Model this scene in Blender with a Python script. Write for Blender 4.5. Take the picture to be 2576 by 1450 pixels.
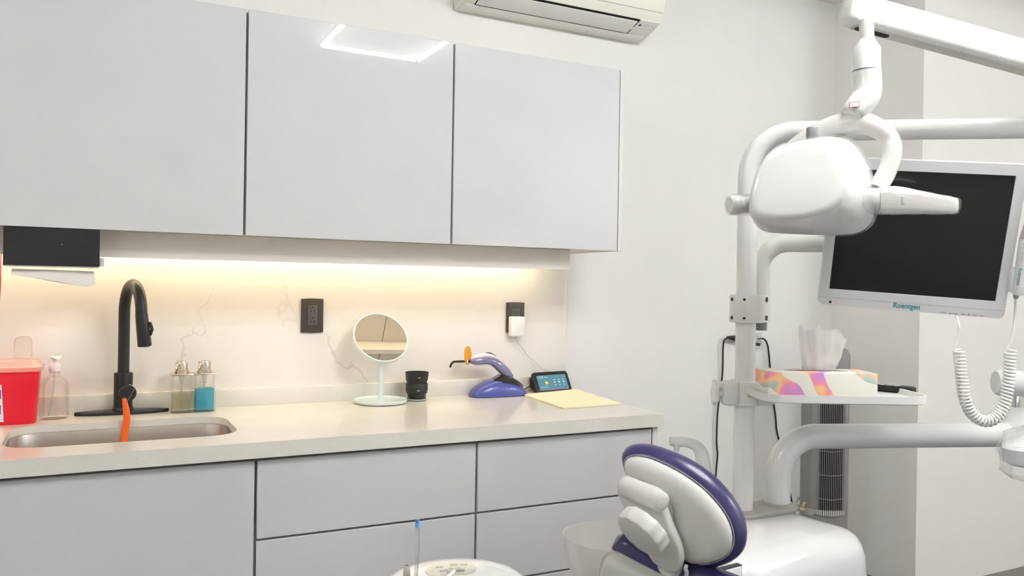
import bpy, bmesh, math, random
from mathutils import Vector, Matrix, noise
from mathutils.bvhtree import BVHTree
V = Vector
random.seed(4)
for o in list(bpy.data.objects): bpy.data.objects.remove(o)
SC = bpy.context.scene
COL = SC.collection

# ------------------------------------------------------------------ camera
F, YAW, PIT, ROL, H = 2051.84, 0.474894, -0.001811, 0.016336, 1.312
fw = V((math.sin(YAW)*math.cos(PIT), math.cos(YAW)*math.cos(PIT), math.sin(PIT)))
r0 = V((math.cos(YAW), -math.sin(YAW), 0)); u0 = r0.cross(fw)
CR = math.cos(ROL)*r0 + math.sin(ROL)*u0
CU = -math.sin(ROL)*r0 + math.cos(ROL)*u0
CF = fw
C = V((0, 0, H))
cam = bpy.data.cameras.new('camera'); cam.sensor_width = 36; cam.lens = F/2576*36
cam.clip_start = .05; cam.dof.use_dof = True; cam.dof.focus_distance = 2.75; cam.dof.aperture_fstop = 9.0
co = bpy.data.objects.new('camera', cam); COL.objects.link(co)
M = Matrix.Identity(4)
for i, a in enumerate((CR, CU, -CF)):
    for j in range(3): M[j][i] = a[j]
M.translation = C; co.matrix_world = M; SC.camera = co

# ------------------------------------------------------------------ world, exposure
w = bpy.data.worlds.new('world'); SC.world = w; w.use_nodes = True
w.node_tree.nodes['Background'].inputs[0].default_value = (1, 1, 1, 1)
w.node_tree.nodes['Background'].inputs[1].default_value = .35
SC.view_settings.view_transform = 'Standard'; SC.view_settings.look = 'None'
SC.view_settings.gamma = 1; SC.view_settings.exposure = 2.0
LED_W = 62.0      # ceiling light frame over the worktop
LED_FILL_L = 34.0      # added fill light, an unseen ceiling frame far left
LED_FILL_R = 62.0      # added fill frame out of view, brightens the right-hand wall
STRIP_W = 11.6    # under-cabinet strip strength

# ------------------------------------------------------------------ pixel <-> place helpers
def ray(x, y): return CR*((x-1288)/F) - CU*((y-725)/F) + CF
def at(x, y, ax, v):
    d = ray(x, y); i = 'XYZ'.index(ax); return C + d*((v-C[i])/d[i])
def G(x, y, d): return C + ray(x, y)*d
def onp(x, y, p0, n):
    d = ray(x, y); return C + d*((p0-C).dot(n)/d.dot(n))

# ------------------------------------------------------------------ materials
MAT = {}
def mat(name, col, rough=.5, metal=0, bump=0, bscale=60, var=0, vscale=8, coat=0, trans=0, ior=1.45,
        emit=None, estr=0, alpha=1, sss=0, spec=.5, crough=.05):
    m = bpy.data.materials.new(name); m.use_nodes = True; nt = m.node_tree; N = nt.nodes; L = nt.links
    b = N['Principled BSDF']
    b.inputs['Base Color'].default_value = (*col, 1); b.inputs['Roughness'].default_value = rough
    b.inputs['Metallic'].default_value = metal; b.inputs['IOR'].default_value = ior
    b.inputs['Coat Weight'].default_value = coat; b.inputs['Coat Roughness'].default_value = crough
    b.inputs['Transmission Weight'].default_value = trans; b.inputs['Alpha'].default_value = alpha
    b.inputs['Specular IOR Level'].default_value = spec
    if sss:
        b.inputs['Subsurface Weight'].default_value = sss; b.inputs['Subsurface Scale'].default_value = .01
    if emit:
        b.inputs['Emission Color'].default_value = (*emit, 1); b.inputs['Emission Strength'].default_value = estr
    tc = N.new('ShaderNodeTexCoord'); nz = N.new('ShaderNodeTexNoise'); L.new(tc.outputs['Object'], nz.inputs['Vector'])
    nz.inputs['Scale'].default_value = vscale; nz.inputs['Detail'].default_value = 3
    v = var if var else .015
    mx = N.new('ShaderNodeMix'); mx.data_type = 'RGBA'
    mx.inputs[6].default_value = (*[c*(1-v) for c in col], 1); mx.inputs[7].default_value = (*[min(1, c*(1+v)) for c in col], 1)
    L.new(nz.outputs['Fac'], mx.inputs[0]); L.new(mx.outputs[2], b.inputs['Base Color'])
    if bump:
        n2 = N.new('ShaderNodeTexNoise'); n2.inputs['Scale'].default_value = bscale; n2.inputs['Detail'].default_value = 2
        L.new(tc.outputs['Object'], n2.inputs['Vector'])
        bp = N.new('ShaderNodeBump'); bp.inputs['Strength'].default_value = bump; bp.inputs['Distance'].default_value = .002
        L.new(n2.outputs['Fac'], bp.inputs['Height']); L.new(bp.outputs[0], b.inputs['Normal']); L.new(bp.outputs[0], b.inputs['Coat Normal'])
    MAT[name] = m; return m
mat('wall_paint', (.82, .817, .803), .62, bump=.08, bscale=90)
mat('wall_paint_side', (.82, .813, .79), .62, bump=.08, bscale=90)
mat('ceiling_paint', (.87, .86, .835), .8)
mat('floor_vinyl', (.16, .15, .14), .35, var=.2, vscale=14)
mat('lacquer', (.64, .64, .655), .45, coat=.8, crough=.006, bump=.02, bscale=6, spec=.08)
mat('carcass', (.72, .71, .70), .5)
mat('carcass_warm', (.74, .70, .66), .5)
mat('pelmet', (.86, .83, .80), .45)
mat('dark_gap', (.035, .035, .04), .6)
mat('plinth', (.10, .10, .10), .5)
mat('white_gloss', (.79, .79, .79), .25, coat=.5, crough=.03)
mat('white_gloss_warm', (.78, .775, .755), .28, coat=.4, crough=.05)
mat('white_plastic', (.76, .76, .75), .4, coat=.15)
mat('chair_plastic', (.60, .595, .58), .42, coat=.15)
mat('white_bright', (.84, .84, .83), .35)
mat('ac_shell', (.86, .85, .76), .4, coat=.1)
mat('ac_inner', (.87, .865, .83), .4)
mat('monitor_shell', (.63, .645, .655), .4)
mat('screen_black', (.011, .011, .0105), .2, spec=.3, coat=.25, crough=.03)
mat('black_matt', (.013, .0125, .012), .42, bump=.03, bscale=300)
mat('black_satin', (.018, .018, .019), .30)
mat('black_gloss', (.02, .02, .022), .1, coat=.6)
mat('black_rubber', (.02, .022, .018), .5)
mat('steel', (.64, .61, .58), .27, metal=1, bump=.03, bscale=200)
mat('chrome', (.75, .75, .75), .08, metal=1)
mat('gold', (.70, .63, .52), .2, metal=1)
mat('mirror', (.86, .86, .84), .004, metal=1)
mat('mint', (.70, .80, .78), .38, coat=.2)
mat('red_plastic', (.80, .012, .035), .35, sss=.1)
mat('orange_rubber', (.95, .15, .02), .35)
mat('amber', (.95, .48, .03), .1, trans=.55, ior=1.3)
mat('blue_base', (.065, .085, .33), .3, coat=.3)
mat('purple_handle', (.13, .13, .34), .28, coat=.4)
mat('purple_vinyl', (.032, .027, .105), .33, coat=.25, crough=.2)
mat('navy_vinyl', (.022, .020, .085), .35, coat=.2)
mat('cream_paper', (.90, .83, .60), .8)
mat('towel', (.78, .74, .70), .9, bump=.25, bscale=500)
mat('tissue', (.90, .90, .90), .9, bump=.1, bscale=80)
mat('grey_plastic', (.22, .225, .24), .4)
mat('mid_grey', (.40, .39, .37), .45)
mat('light_grey', (.56, .55, .52), .45)
mat('fan_silver', (.215, .212, .208), .4)
mat('fan_dark', (.008, .008, .008), .8)
mat('button_grey', (.48, .47, .43), .5)
mat('panel_beige', (.60, .58, .50), .35, coat=.2)
mat('teal_print', (.05, .26, .25), .5)
mat('dark_print', (.05, .05, .055), .5)
mat('red_dot', (.6, .02, .02), .4, emit=(1, .05, .05), estr=.6)
mat('brass', (.70, .58, .38), .3, metal=.8)
mat('outlet_brown', (.052, .044, .040), .38)
mat('outlet_grey', (.085, .085, .088), .4)
mat('blue_tip', (.16, .42, .88), .35, sss=.1)
mat('purple_label', (.16, .05, .30), .5)
mat('rear_frame', (.45, .45, .45), .5)
mat('rear_glass', (.62, .64, .63), .6)
mat('led', (1, 1, 1), .5, emit=(1, .993, .978), estr=LED_W)
mat('led_fill_right', (1, 1, 1), .5, emit=(1, .993, .978), estr=LED_FILL_R)
mat('led_fill_left', (1, 1, 1), .5, emit=(1, .993, .978), estr=LED_FILL_L)
mat('strip', (1, .9, .7), .5, emit=(1, .78, .48), estr=STRIP_W)
mat('sun_icon', (.8, .45, .1), .5, emit=(1, .5, .08), estr=.14)
mat('white_icon', (.8, .8, .8), .5, emit=(.9, .9, .9), estr=.2)
mat('screen_text', (.3, .4, .42), .5, emit=(.45, .55, .56), estr=.22)
mat('pink_line', (.6, .1, .25), .5, emit=(.8, .1, .3), estr=.12)
mat('screen_teal', (.02, .05, .06), .2, emit=(.10, .235, .29), estr=.26)
mat('red_cord', (.45, .05, .08), .5)

def clear(name, tint, a, rough=.03, gloss=.12):
    """thin clear plastic or glass: mostly see-through with a glossy skin that grows at grazing angles"""
    m = bpy.data.materials.new(name); m.use_nodes = True; nt = m.node_tree; N = nt.nodes; L = nt.links; N.clear()
    out = N.new('ShaderNodeOutputMaterial'); tr = N.new('ShaderNodeBsdfTransparent'); tr.inputs[0].default_value = (*tint, 1)
    d1 = N.new('ShaderNodeBsdfDiffuse'); d1.inputs[0].default_value = (*[min(1, c*.95) for c in tint], 1); d2 = N.new('ShaderNodeBsdfTranslucent'); d2.inputs[0].default_value = (*[min(1, c*.95) for c in tint], 1)
    df = N.new('ShaderNodeMixShader'); df.inputs[0].default_value = .45; L.new(d1.outputs[0], df.inputs[1]); L.new(d2.outputs[0], df.inputs[2])
    gl = N.new('ShaderNodeBsdfGlossy'); gl.inputs['Roughness'].default_value = rough
    fr = N.new('ShaderNodeFresnel'); fr.inputs[0].default_value = 1.45
    nz = N.new('ShaderNodeTexNoise'); nz.inputs['Scale'].default_value = 30
    bp = N.new('ShaderNodeBump'); bp.inputs['Strength'].default_value = .05; L.new(nz.outputs['Fac'], bp.inputs['Height'])
    L.new(bp.outputs[0], gl.inputs['Normal'])
    m1 = N.new('ShaderNodeMixShader'); m1.inputs[0].default_value = a; L.new(tr.outputs[0], m1.inputs[1]); L.new(df.outputs[0], m1.inputs[2])
    ml = N.new('ShaderNodeMath'); ml.operation = 'ADD'; ml.inputs[1].default_value = gloss*.25; L.new(fr.outputs[0], ml.inputs[0])
    mm = N.new('ShaderNodeMath'); mm.operation = 'MINIMUM'; mm.inputs[1].default_value = .28; L.new(ml.outputs[0], mm.inputs[0])
    mm2 = mm; m2 = N.new('ShaderNodeMixShader'); L.new(mm.outputs[0], m2.inputs[0]); L.new(m1.outputs[0], m2.inputs[1]); L.new(gl.outputs[0], m2.inputs[2])
    L.new(m2.outputs[0], out.inputs[0]); MAT[name] = m; return m
clear('clear_bottle', (.985, .975, .965), .006, .03, .1)
clear('clear_acrylic', (.995, .998, .99), .006, .03, .03)
clear('blue_liquid', (.06, .74, .93), .6, .05, .05)
clear('yellow_liquid', (.985, .975, .80), .22, .05, .05)
clear('frosted_bowl', (.985, .985, .98), .42, .2, .2)
clear('film', (.99, .99, .99), .09, .06, .25)
clear('milky_lid', (.99, .90, .86), .40, .2, .1)
clear('lid_flap', (.995, .98, .96), .16, .2, .1)
clear('tissue_thin', (1, 1, 1), .85, .6, 0)
clear('clear_tube', (.96, .96, .96), .16, .05, .2)

def quartz():
    m = mat('quartz', (.72, .70, .65), .22, coat=.25); nt = m.node_tree; N = nt.nodes; L = nt.links; b = N['Principled BSDF']
    tc = N.new('ShaderNodeTexCoord'); vo = N.new('ShaderNodeTexVoronoi'); vo.inputs['Scale'].default_value = 290
    L.new(tc.outputs['Object'], vo.inputs['Vector'])
    lt = N.new('ShaderNodeMath'); lt.operation = 'LESS_THAN'; lt.inputs[1].default_value = .17; L.new(vo.outputs['Distance'], lt.inputs[0])
    wn = N.new('ShaderNodeSeparateColor'); L.new(vo.outputs['Color'], wn.inputs[0])
    gt = N.new('ShaderNodeMath'); gt.operation = 'GREATER_THAN'; gt.inputs[1].default_value = .72; L.new(wn.outputs[0], gt.inputs[0])
    mu = N.new('ShaderNodeMath'); mu.operation = 'MULTIPLY'; L.new(lt.outputs[0], mu.inputs[0]); L.new(gt.outputs[0], mu.inputs[1])
    nz = N.new('ShaderNodeTexNoise'); nz.inputs['Scale'].default_value = 9; nz.inputs['Detail'].default_value = 5; L.new(tc.outputs['Object'], nz.inputs['Vector'])
    mx = N.new('ShaderNodeMix'); mx.data_type = 'RGBA'; mx.inputs[6].default_value = (.70, .685, .62, 1); mx.inputs[7].default_value = (.78, .765, .72, 1)
    L.new(nz.outputs['Fac'], mx.inputs[0])
    m2 = N.new('ShaderNodeMix'); m2.data_type = 'RGBA'; L.new(mu.outputs[0], m2.inputs[0]); L.new(mx.outputs[2], m2.inputs[6]); m2.inputs[7].default_value = (.38, .355, .32, 1)
    L.new(m2.outputs[2], b.inputs['Base Color'])
quartz()

def marble(veins):
    """white slab with a few thin wandering veins; each vein runs along a line x = a + b*(z-z0) between z0 and z1"""
    m = mat('marble', (.80, .775, .75), .3, coat=.2); nt = m.node_tree; N = nt.nodes; L = nt.links; b = N['Principled BSDF']
    g = N.new('ShaderNodeNewGeometry'); sp = N.new('ShaderNodeSeparateXYZ'); L.new(g.outputs['Position'], sp.inputs[0])
    def mt(op, a, c=None):
        n = N.new('ShaderNodeMath'); n.operation = op
        for i, q in enumerate((a, c)):
            if q is None: continue
            if isinstance(q, (int, float)): n.inputs[i].default_value = q
            else: L.new(q, n.inputs[i])
        return n.outputs[0]
    n1 = N.new('ShaderNodeTexNoise'); n1.inputs['Scale'].default_value = 9; n1.inputs['Detail'].default_value = 4; n1.inputs['Roughness'].default_value = .5
    L.new(g.outputs['Position'], n1.inputs['Vector'])
    n2 = N.new('ShaderNodeTexNoise'); n2.inputs['Scale'].default_value = 7; L.new(g.outputs['Position'], n2.inputs['Vector'])
    wob = mt('MULTIPLY', mt('SUBTRACT', n1.outputs['Fac'], .5), .24)
    tot = None
    for a, bb, z0, z1, wd, st in veins:
        c = mt('ADD', mt('MULTIPLY', mt('SUBTRACT', sp.outputs[2], z0), bb), a)
        d = mt('ABSOLUTE', mt('SUBTRACT', mt('ADD', sp.outputs[0], wob), c))
        line = mt('SUBTRACT', 1, mt('MINIMUM', mt('DIVIDE', d, mt('MULTIPLY', n2.outputs['Fac'], wd*2)), 1))
        ra = mt('MULTIPLY', mt('GREATER_THAN', sp.outputs[2], z0), mt('LESS_THAN', sp.outputs[2], z1))
        q = mt('MULTIPLY', mt('MULTIPLY', line, ra), st)
        tot = q if tot is None else mt('MAXIMUM', tot, q)
    mx = N.new('ShaderNodeMix'); mx.data_type = 'RGBA'; L.new(tot, mx.inputs[0])
    mx.inputs[6].default_value = (.80, .775, .75, 1); mx.inputs[7].default_value = (.46, .42, .41, 1)
    L.new(mx.outputs[2], b.inputs['Base Color'])
marble([(.26, .22, 1.00, 1.27, .006, .34), (.86, -.80, .96, 1.14, .008, .42), (.60, -.25, 1.16, 1.40, .012, .2)])

def tissue_box_mat():
    m = mat('tissue_box', (.84, .83, .74), .5); nt = m.node_tree; N = nt.nodes; L = nt.links; b = N['Principled BSDF']
    tc = N.new('ShaderNodeTexCoord'); mp = N.new('ShaderNodeMapping'); mp.inputs['Rotation'].default_value = (.3, .9, .5)
    L.new(tc.outputs['Object'], mp.inputs[0])
    wv = N.new('ShaderNodeTexWave'); wv.inputs['Scale'].default_value = 4.2; wv.inputs['Distortion'].default_value = 9; wv.inputs['Detail'].default_value = 2.5
    wv.inputs['Detail Scale'].default_value = 1.2; L.new(mp.outputs[0], wv.inputs[0])
    n1 = N.new('ShaderNodeTexNoise'); n1.inputs['Scale'].default_value = 17; n1.inputs['Detail'].default_value = 1; L.new(tc.outputs['Object'], n1.inputs['Vector'])
    cr = N.new('ShaderNodeValToRGB'); e = cr.color_ramp; e.interpolation = 'B_SPLINE'
    cols = [(.25, (.18, .15, .62)), (.36, (.75, .28, .70)), (.44, (.90, .18, .36)), (.50, (.95, .60, .10)), (.56, (.92, .52, .38)), (.63, (.16, .56, .54)), (.75, (.60, .58, .36))]
    e.elements[0].position, e.elements[0].color = cols[0][0], (*cols[0][1], 1); e.elements[1].position, e.elements[1].color = cols[-1][0], (*cols[-1][1], 1)
    for p, c in cols[1:-1]: q = e.elements.new(p); q.color = (*c, 1)
    L.new(n1.outputs['Fac'], cr.inputs[0])
    r2 = N.new('ShaderNodeValToRGB'); r2.color_ramp.elements[0].position = .50; r2.color_ramp.elements[1].position = .56; L.new(wv.outputs['Fac'], r2.inputs[0])
    mul = N.new('ShaderNodeMath'); mul.operation = 'MULTIPLY'; mul.inputs[1].default_value = .88; L.new(r2.outputs[0], mul.inputs[0])
    mx = N.new('ShaderNodeMix'); mx.data_type = 'RGBA'; mx.inputs[6].default_value = (.84, .83, .74, 1)
    L.new(mul.outputs[0], mx.inputs[0]); L.new(cr.outputs[0], mx.inputs[7]); L.new(mx.outputs[2], b.inputs['Base Color'])
tissue_box_mat()

# ------------------------------------------------------------------ mesh helpers
def NB(): return bmesh.new()
def box(bm, a, b, bev=0, seg=2):
    x0, y0, z0 = [min(p, q) for p, q in zip(a, b)]; x1, y1, z1 = [max(p, q) for p, q in zip(a, b)]
    vs = [bm.verts.new(p) for p in ((x0, y0, z0), (x1, y0, z0), (x1, y1, z0), (x0, y1, z0), (x0, y0, z1), (x1, y0, z1), (x1, y1, z1), (x0, y1, z1))]
    fs = [bm.faces.new([vs[i] for i in q]) for q in ((0, 3, 2, 1), (4, 5, 6, 7), (0, 1, 5, 4), (1, 2, 6, 5), (2, 3, 7, 6), (3, 0, 4, 7))]
    if bev:
        es = list({e for f in fs for e in f.edges})
        bmesh.ops.bevel(bm, geom=es, offset=bev, segments=seg, profile=.5, affect='EDGES')
    return bm
def fbox(bm, o, ax, ay, az, a, b, bev=0, seg=2):
    """box in a frame: origin o, axes ax ay az"""
    t = NB(); box(t, a, b, bev, seg)
    for v in t.verts: v.co = o + ax*v.co.x + ay*v.co.y + az*v.co.z
    me = bpy.data.meshes.new('t'); t.to_mesh(me); t.free(); bm.from_mesh(me); bpy.data.meshes.remove(me); return bm
def loft(bm, rings, cap=True, closed=True, loop=False):
    R = [[bm.verts.new(p) for p in r] for r in rings]; n = len(R[0])
    m = len(R)
    for i in range(m if loop else m-1):
        a, b = R[i], R[(i+1) % m]
        for j in range(n if closed else n-1):
            k = (j+1) % n
            try: bm.faces.new((a[j], a[k], b[k], b[j]))
            except ValueError: pass
    if cap and not loop:
        bm.faces.new(list(reversed(R[0]))); bm.faces.new(R[-1])
    return bm
def frame(d, up=None):
    d = d.normalized(); up = up or (V((0, 0, 1)) if abs(d.z) < .95 else V((0, 1, 0)))
    s = d.cross(up).normalized(); return s, s.cross(d).normalized()
def sweep(bm, pts, r, seg=16, cap=True, sy=1.0, up=None):
    pts = [V(p) for p in pts]; n = len(pts); rs = r if isinstance(r, (list, tuple)) else [r]*n
    rings = []; s = u = None
    for i, p in enumerate(pts):
        d = (pts[min(i+1, n-1)] - pts[max(i-1, 0)]).normalized()
        if s is None: s, u = frame(d, up)
        else:
            s = (s - d*s.dot(d)).normalized(); u = s.cross(d).normalized()
        rings.append([p + s*(math.cos(t)*rs[i]) + u*(math.sin(t)*rs[i]*sy) for t in [2*math.pi*k/seg for k in range(seg)]])
    return loft(bm, rings, cap)
def cyl(bm, a, b, r, r2=None, seg=24): return sweep(bm, [a, b], [r, r if r2 is None else r2], seg)
def lathe(bm, o, prof, seg=32, axis=V((0, 0, 1)), cap=True):
    s, u = frame(axis); axis = axis.normalized()
    return loft(bm, [[o + axis*z + s*(math.cos(2*math.pi*k/seg)*rr) + u*(math.sin(2*math.pi*k/seg)*rr) for k in range(seg)] for rr, z in prof], cap)
def smooth_path(pts, n=6):
    """Catmull-Rom through the points"""
    pts = [V(p) for p in pts]; out = []
    P = [pts[0]*2-pts[1]] + pts + [pts[-1]*2-pts[-2]]
    for i in range(1, len(P)-2):
        for k in range(n):
            t = k/n; a, b, c, d = P[i-1], P[i], P[i+1], P[i+2]
            out.append(.5*((2*b) + (c-a)*t + (2*a-5*b+4*c-d)*t*t + (3*b-a-3*c+d)*t**3))
    out.append(pts[-1]); return out
def lerpl(vals, n=6):
    o = []
    for i in range(len(vals)-1):
        for k in range(n): o.append(vals[i]+(vals[i+1]-vals[i])*k/n)
    o.append(vals[-1]); return o
def rrect(w, h, r, seg=6, cx=0, cy=0):
    o = []
    for qx, qy, a0 in ((w/2-r, h/2-r, 0), (-w/2+r, h/2-r, 90), (-w/2+r, -h/2+r, 180), (w/2-r, -h/2+r, 270)):
        for k in range(seg+1):
            t = math.radians(a0+90*k/seg); o.append((cx+qx+r*math.cos(t), cy+qy+r*math.sin(t)))
    return o
def resample(poly, n):
    P = [V(p) for p in poly]; P.append(P[0]); L = [0]
    for i in range(len(P)-1): L.append(L[-1]+(P[i+1]-P[i]).length)
    o = []; j = 0
    for k in range(n):
        t = L[-1]*k/n
        while L[j+1] < t: j += 1
        f = (t-L[j])/max(1e-9, L[j+1]-L[j]); o.append(P[j].lerp(P[j+1], f))
    return o
def soften(poly, it=1):
    for _ in range(it):
        n = len(poly); poly = [poly[i]*.5+(poly[i-1]+poly[(i+1) % n])*.25 for i in range(n)]
    return poly
def prism(bm, ring, d, bev=0):
    """extrude a planar ring of points along d; optional rounded rims"""
    ring = [V(p) for p in ring]; c = sum(ring, V())/len(ring)
    if not bev: return loft(bm, [ring, [p+d for p in ring]])
    dn = d.normalized(); L = d.length; rs = []
    for t, s in ((0, bev), (bev*.3, bev*.3), (bev, 0), (L-bev, 0), (L-bev*.3, bev*.3), (L, bev)):
        rs.append([p - (p-c).normalized()*s + dn*t for p in ring])
    return loft(bm, rs)
def pillow(bm, ring, d, prof):
    """rings of one outline, scaled s about its centre and moved t along d: prof = [(t, s), ...]"""
    ring = [V(p) for p in ring]; c = sum(ring, V())/len(ring)
    return loft(bm, [[c+(p-c)*s+d*t for p in ring] for t, s in prof])

ORG = {}
def obj(name, bm, m, parent=None, ang=40, flat=False):
    bmesh.ops.recalc_face_normals(bm, faces=bm.faces[:])
    me = bpy.data.meshes.new(name)
    if parent is not None: o0 = ORG[parent]
    else:
        if bm.verts:
            xs = [v.co for v in bm.verts]
            o0 = V(((min(p.x for p in xs)+max(p.x for p in xs))/2, (min(p.y for p in xs)+max(p.y for p in xs))/2, min(p.z for p in xs)))
        else: o0 = V()
    for v in bm.verts: v.co -= o0
    if not flat:
        for f in bm.faces: f.smooth = True
    bm.to_mesh(me); bm.free()
    if not flat: me.set_sharp_from_angle(angle=math.radians(ang))
    me.materials.append(MAT[m] if isinstance(m, str) else m)
    o = bpy.data.objects.new(name, me); COL.objects.link(o)
    if parent is not None: o.parent = parent
    else: o.location = o0
    ORG[o] = o0; return o
def thing(name, label, cat, loc, group=None):
    o = bpy.data.objects.new(name, None); COL.objects.link(o); o.location = loc; o.empty_display_size = .05
    o['label'] = label; o['category'] = cat
    if group: o['group'] = group
    ORG[o] = V(loc); return o
def tag(o, label, cat, group=None):
    o['label'] = label; o['category'] = cat
    if group: o['group'] = group
    return o
def struct(name, bm, m, label=None, **k):
    o = obj(name, bm, m, **k); o['kind'] = 'structure'
    if label: o['label'] = label
    return o
DG = None
def text(name, s, size, o, ax, ay, m, parent, depth=.0003, align='LEFT', bold=0, sx=1):
    global DG
    cu = bpy.data.curves.new('txt', 'FONT'); cu.body = s; cu.size = size; cu.align_x = align; cu.extrude = 0; cu.offset = bold
    to = bpy.data.objects.new('txt', cu); COL.objects.link(to)
    dg = bpy.context.evaluated_depsgraph_get(); me = bpy.data.meshes.new_from_object(to.evaluated_get(dg))
    bpy.data.objects.remove(to); bm = NB(); bm.from_mesh(me); bpy.data.meshes.remove(me)
    az = ax.cross(ay)
    for v in bm.verts: v.co = o + ax*(v.co.x*sx) + ay*v.co.y + az*depth
    ob = obj(name, bm, m, parent, flat=True); return ob

# ================================================================== the room
ZC = .900                    # worktop height
WY = 2.85                    # wall with the cabinets
ZTOP = 2.722
XL, XR, YR = -2.5, 5.4, -1.6; CL = -.925
CX = at(2102, 12.4, 'Y', WY).x
CY = at(2310, 1000, 'X', CX).y
struct('floor', box(NB(), (XL-.1, YR-.1, -.1), (XR+.1, WY+.1, 0)), 'floor_vinyl', 'dark grey floor at the foot of the white walls')
struct('ceiling', box(NB(), (XL-.1, YR-.1, ZTOP), (XR+.1, WY+.1, ZTOP+.1)), 'ceiling_paint', 'pale ceiling above the cabinets')
struct('wall_back', box(NB(), (XL-.1, WY, 0), (CX, WY+.1, ZTOP)), 'wall_paint', 'white painted wall behind the cabinets')
struct('wall_right', box(NB(), (CX, CY, 0), (XR, WY+.1, ZTOP)), 'wall_paint_side', 'projecting white wall at the right of the alcove')
struct('wall_side', box(NB(), (XR, YR, 0), (XR+.1, CY, ZTOP)), 'wall_paint', 'white side wall')
struct('wall_left', box(NB(), (XL-.1, YR, 0), (XL, WY, ZTOP)), 'wall_paint', 'white wall far left of the worktop')
struct('wall_rear', box(NB(), (XL-.1, YR-.1, 0), (XR+.1, YR, ZTOP)), 'wall_paint', 'white wall opposite the cabinets')
# transom glazing high on the opposite wall (seen in the round mirror)
wn = thing('window_1', 'grey framed high glazing on the wall opposite the cabinets', 'window', (1.8, YR, 2.2)); wn['kind'] = 'structure'; del wn['category']
for k in range(3):
    x0 = .55+k*.95
    obj('window_pane', box(NB(), (x0+.03, YR, 2.08), (x0+.92, YR+.012, 2.545)), 'rear_glass', wn)
    obj('window_mullion', box(NB(), (x0-.03, YR, 2.03), (x0+.03, YR+.03, 2.56), .004), 'rear_frame', wn)
obj('window_mullion', box(NB(), (3.37, YR, 2.03), (3.43, YR+.03, 2.56), .004), 'rear_frame', wn)
obj('window_frame', box(NB(), (.5, YR, 2.545), (3.45, YR+.035, 2.60), .004), 'rear_frame', wn)
obj('window_frame', box(NB(), (.5, YR, 2.02), (3.45, YR+.035, 2.08), .004), 'rear_frame', wn)
struct('trim_1', box(NB(), (XL, YR, 2.60), (XR, YR+.06, 2.722), .004), 'carcass', 'white cornice on the opposite wall')
struct('trim_2', box(NB(), (1.985, YR+.06, ZTOP-.002), (1.993, 0.0, ZTOP+.01)), 'mid_grey', 'thin joint line across the ceiling')

# ------------------------------------------------------------------ ceiling light frame
for LX0, LX1, LY0, LY1, lm, lab in ((1.175, 1.775, .145, .745, 'led', 'square frame of white light tubes on the ceiling, mirrored in the middle cabinet door'),
                                    (3.95, 4.55, -.80, -.20, 'led_fill_right', 'added unseen fill light, a square frame of tubes on the ceiling at the right side of the room'),
                                    (-2.0, -1.4, .145, .745, 'led_fill_left', 'added fill light out of view, a square tube frame on the ceiling at the left side of the room')):
    lt = thing('ceiling_light', lab, 'ceiling light', ((LX0+LX1)/2, (LY0+LY1)/2, ZTOP-.03), 'ceiling light frames')
    for a, c in (((LX0-.012, LY0-.012), (LX1+.012, LY0+.012)), ((LX0-.012, LY1-.012), (LX1+.012, LY1+.012)), ((LX0-.012, LY0+.012), (LX0+.012, LY1-.012)), ((LX1-.012, LY0+.012), (LX1+.012, LY1-.012))):
        obj('light_rail', box(NB(), (*a, ZTOP-.010), (*c, ZTOP), .002), 'mid_grey', lt)
    for a, c in (((LX0+.010, LY0), (LX1-.022, LY0)), ((LX0, LY0+.012), (LX0, LY1-.012)), ((LX1, LY0+.012), (LX1, LY1-.012)), ((LX0+.02, LY1), (LX1-.02, LY1))):
        obj('light_tube', cyl(NB(), V((*a, ZTOP-.020)), V((*c, ZTOP-.020)), .0085, seg=12), lm, lt)

# ------------------------------------------------------------------ marble slab behind the worktop
tag(obj('backsplash_slab', box(NB(), (CL, WY-.010, ZC), (1.700, WY, 1.452)), 'marble'), 'white marble slab with thin grey veins behind the worktop', 'backsplash')
struct('trim_3', box(NB(), (1.700, WY-.011, ZC), (1.709, WY, 1.452), .002), 'white_bright', 'white edge strip at the right end of the marble slab')

# ================================================================== wall cabinets
CYF, CZ0, CZ1 = 2.456, 1.447, 2.103
g1, g2, g3, ce = .3885, 1.038, 1.692, 1.709
cuts = [(-.905, -.258, 'far left wall cabinet with glossy white door, beyond the towel dispenser'), (-.258, g1, 'white glossy wall cabinet above the paper towel dispenser'),
        (g1, g2, 'white glossy wall cabinet whose door mirrors the ceiling light'), (g2, g3, 'white glossy wall cabinet nearest the right wall, under the air conditioner')]
for k, (a, c, lab) in enumerate(cuts):
    t = thing('wall_cabinet', lab, 'cabinet', ((a+c)/2, 2.65, CZ0), 'glossy white wall cabinets')
    obj('body', box(NB(), (a+.0015, CYF+.022, CZ0+.004), (c-.0015, WY-.001, CZ1-.002)), 'carcass_warm', t)
    obj('door', box(NB(), (a+.0032, CYF, CZ0), (c-.0032, CYF+.018, CZ1), .0012, 1), 'lacquer', t)
    if k == 3:
        obj('end_panel', box(NB(), (g3, CYF+.001, CZ0), (ce, WY-.001, CZ1+.002), .0008, 1), 'carcass', t)
# pelmet with the light strip behind it
pv = thing('light_pelmet', 'beige white pelmet board under the wall cabinets hiding a warm light strip', 'pelmet', (.8, 2.58, 1.375))
obj('board', box(NB(), (-.80, 2.552, 1.376), (1.548, 2.570, CZ0+.003), .0008, 1), 'pelmet', pv)
obj('light_strip', box(NB(), (-.78, 2.768, CZ0-.0045), (1.545, 2.782, CZ0-.002)), 'strip', pv)
obj('strip_channel', box(NB(), (-.79, 2.762, CZ0-.003), (1.552, 2.788, CZ0+.003)), 'chrome', pv)

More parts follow.
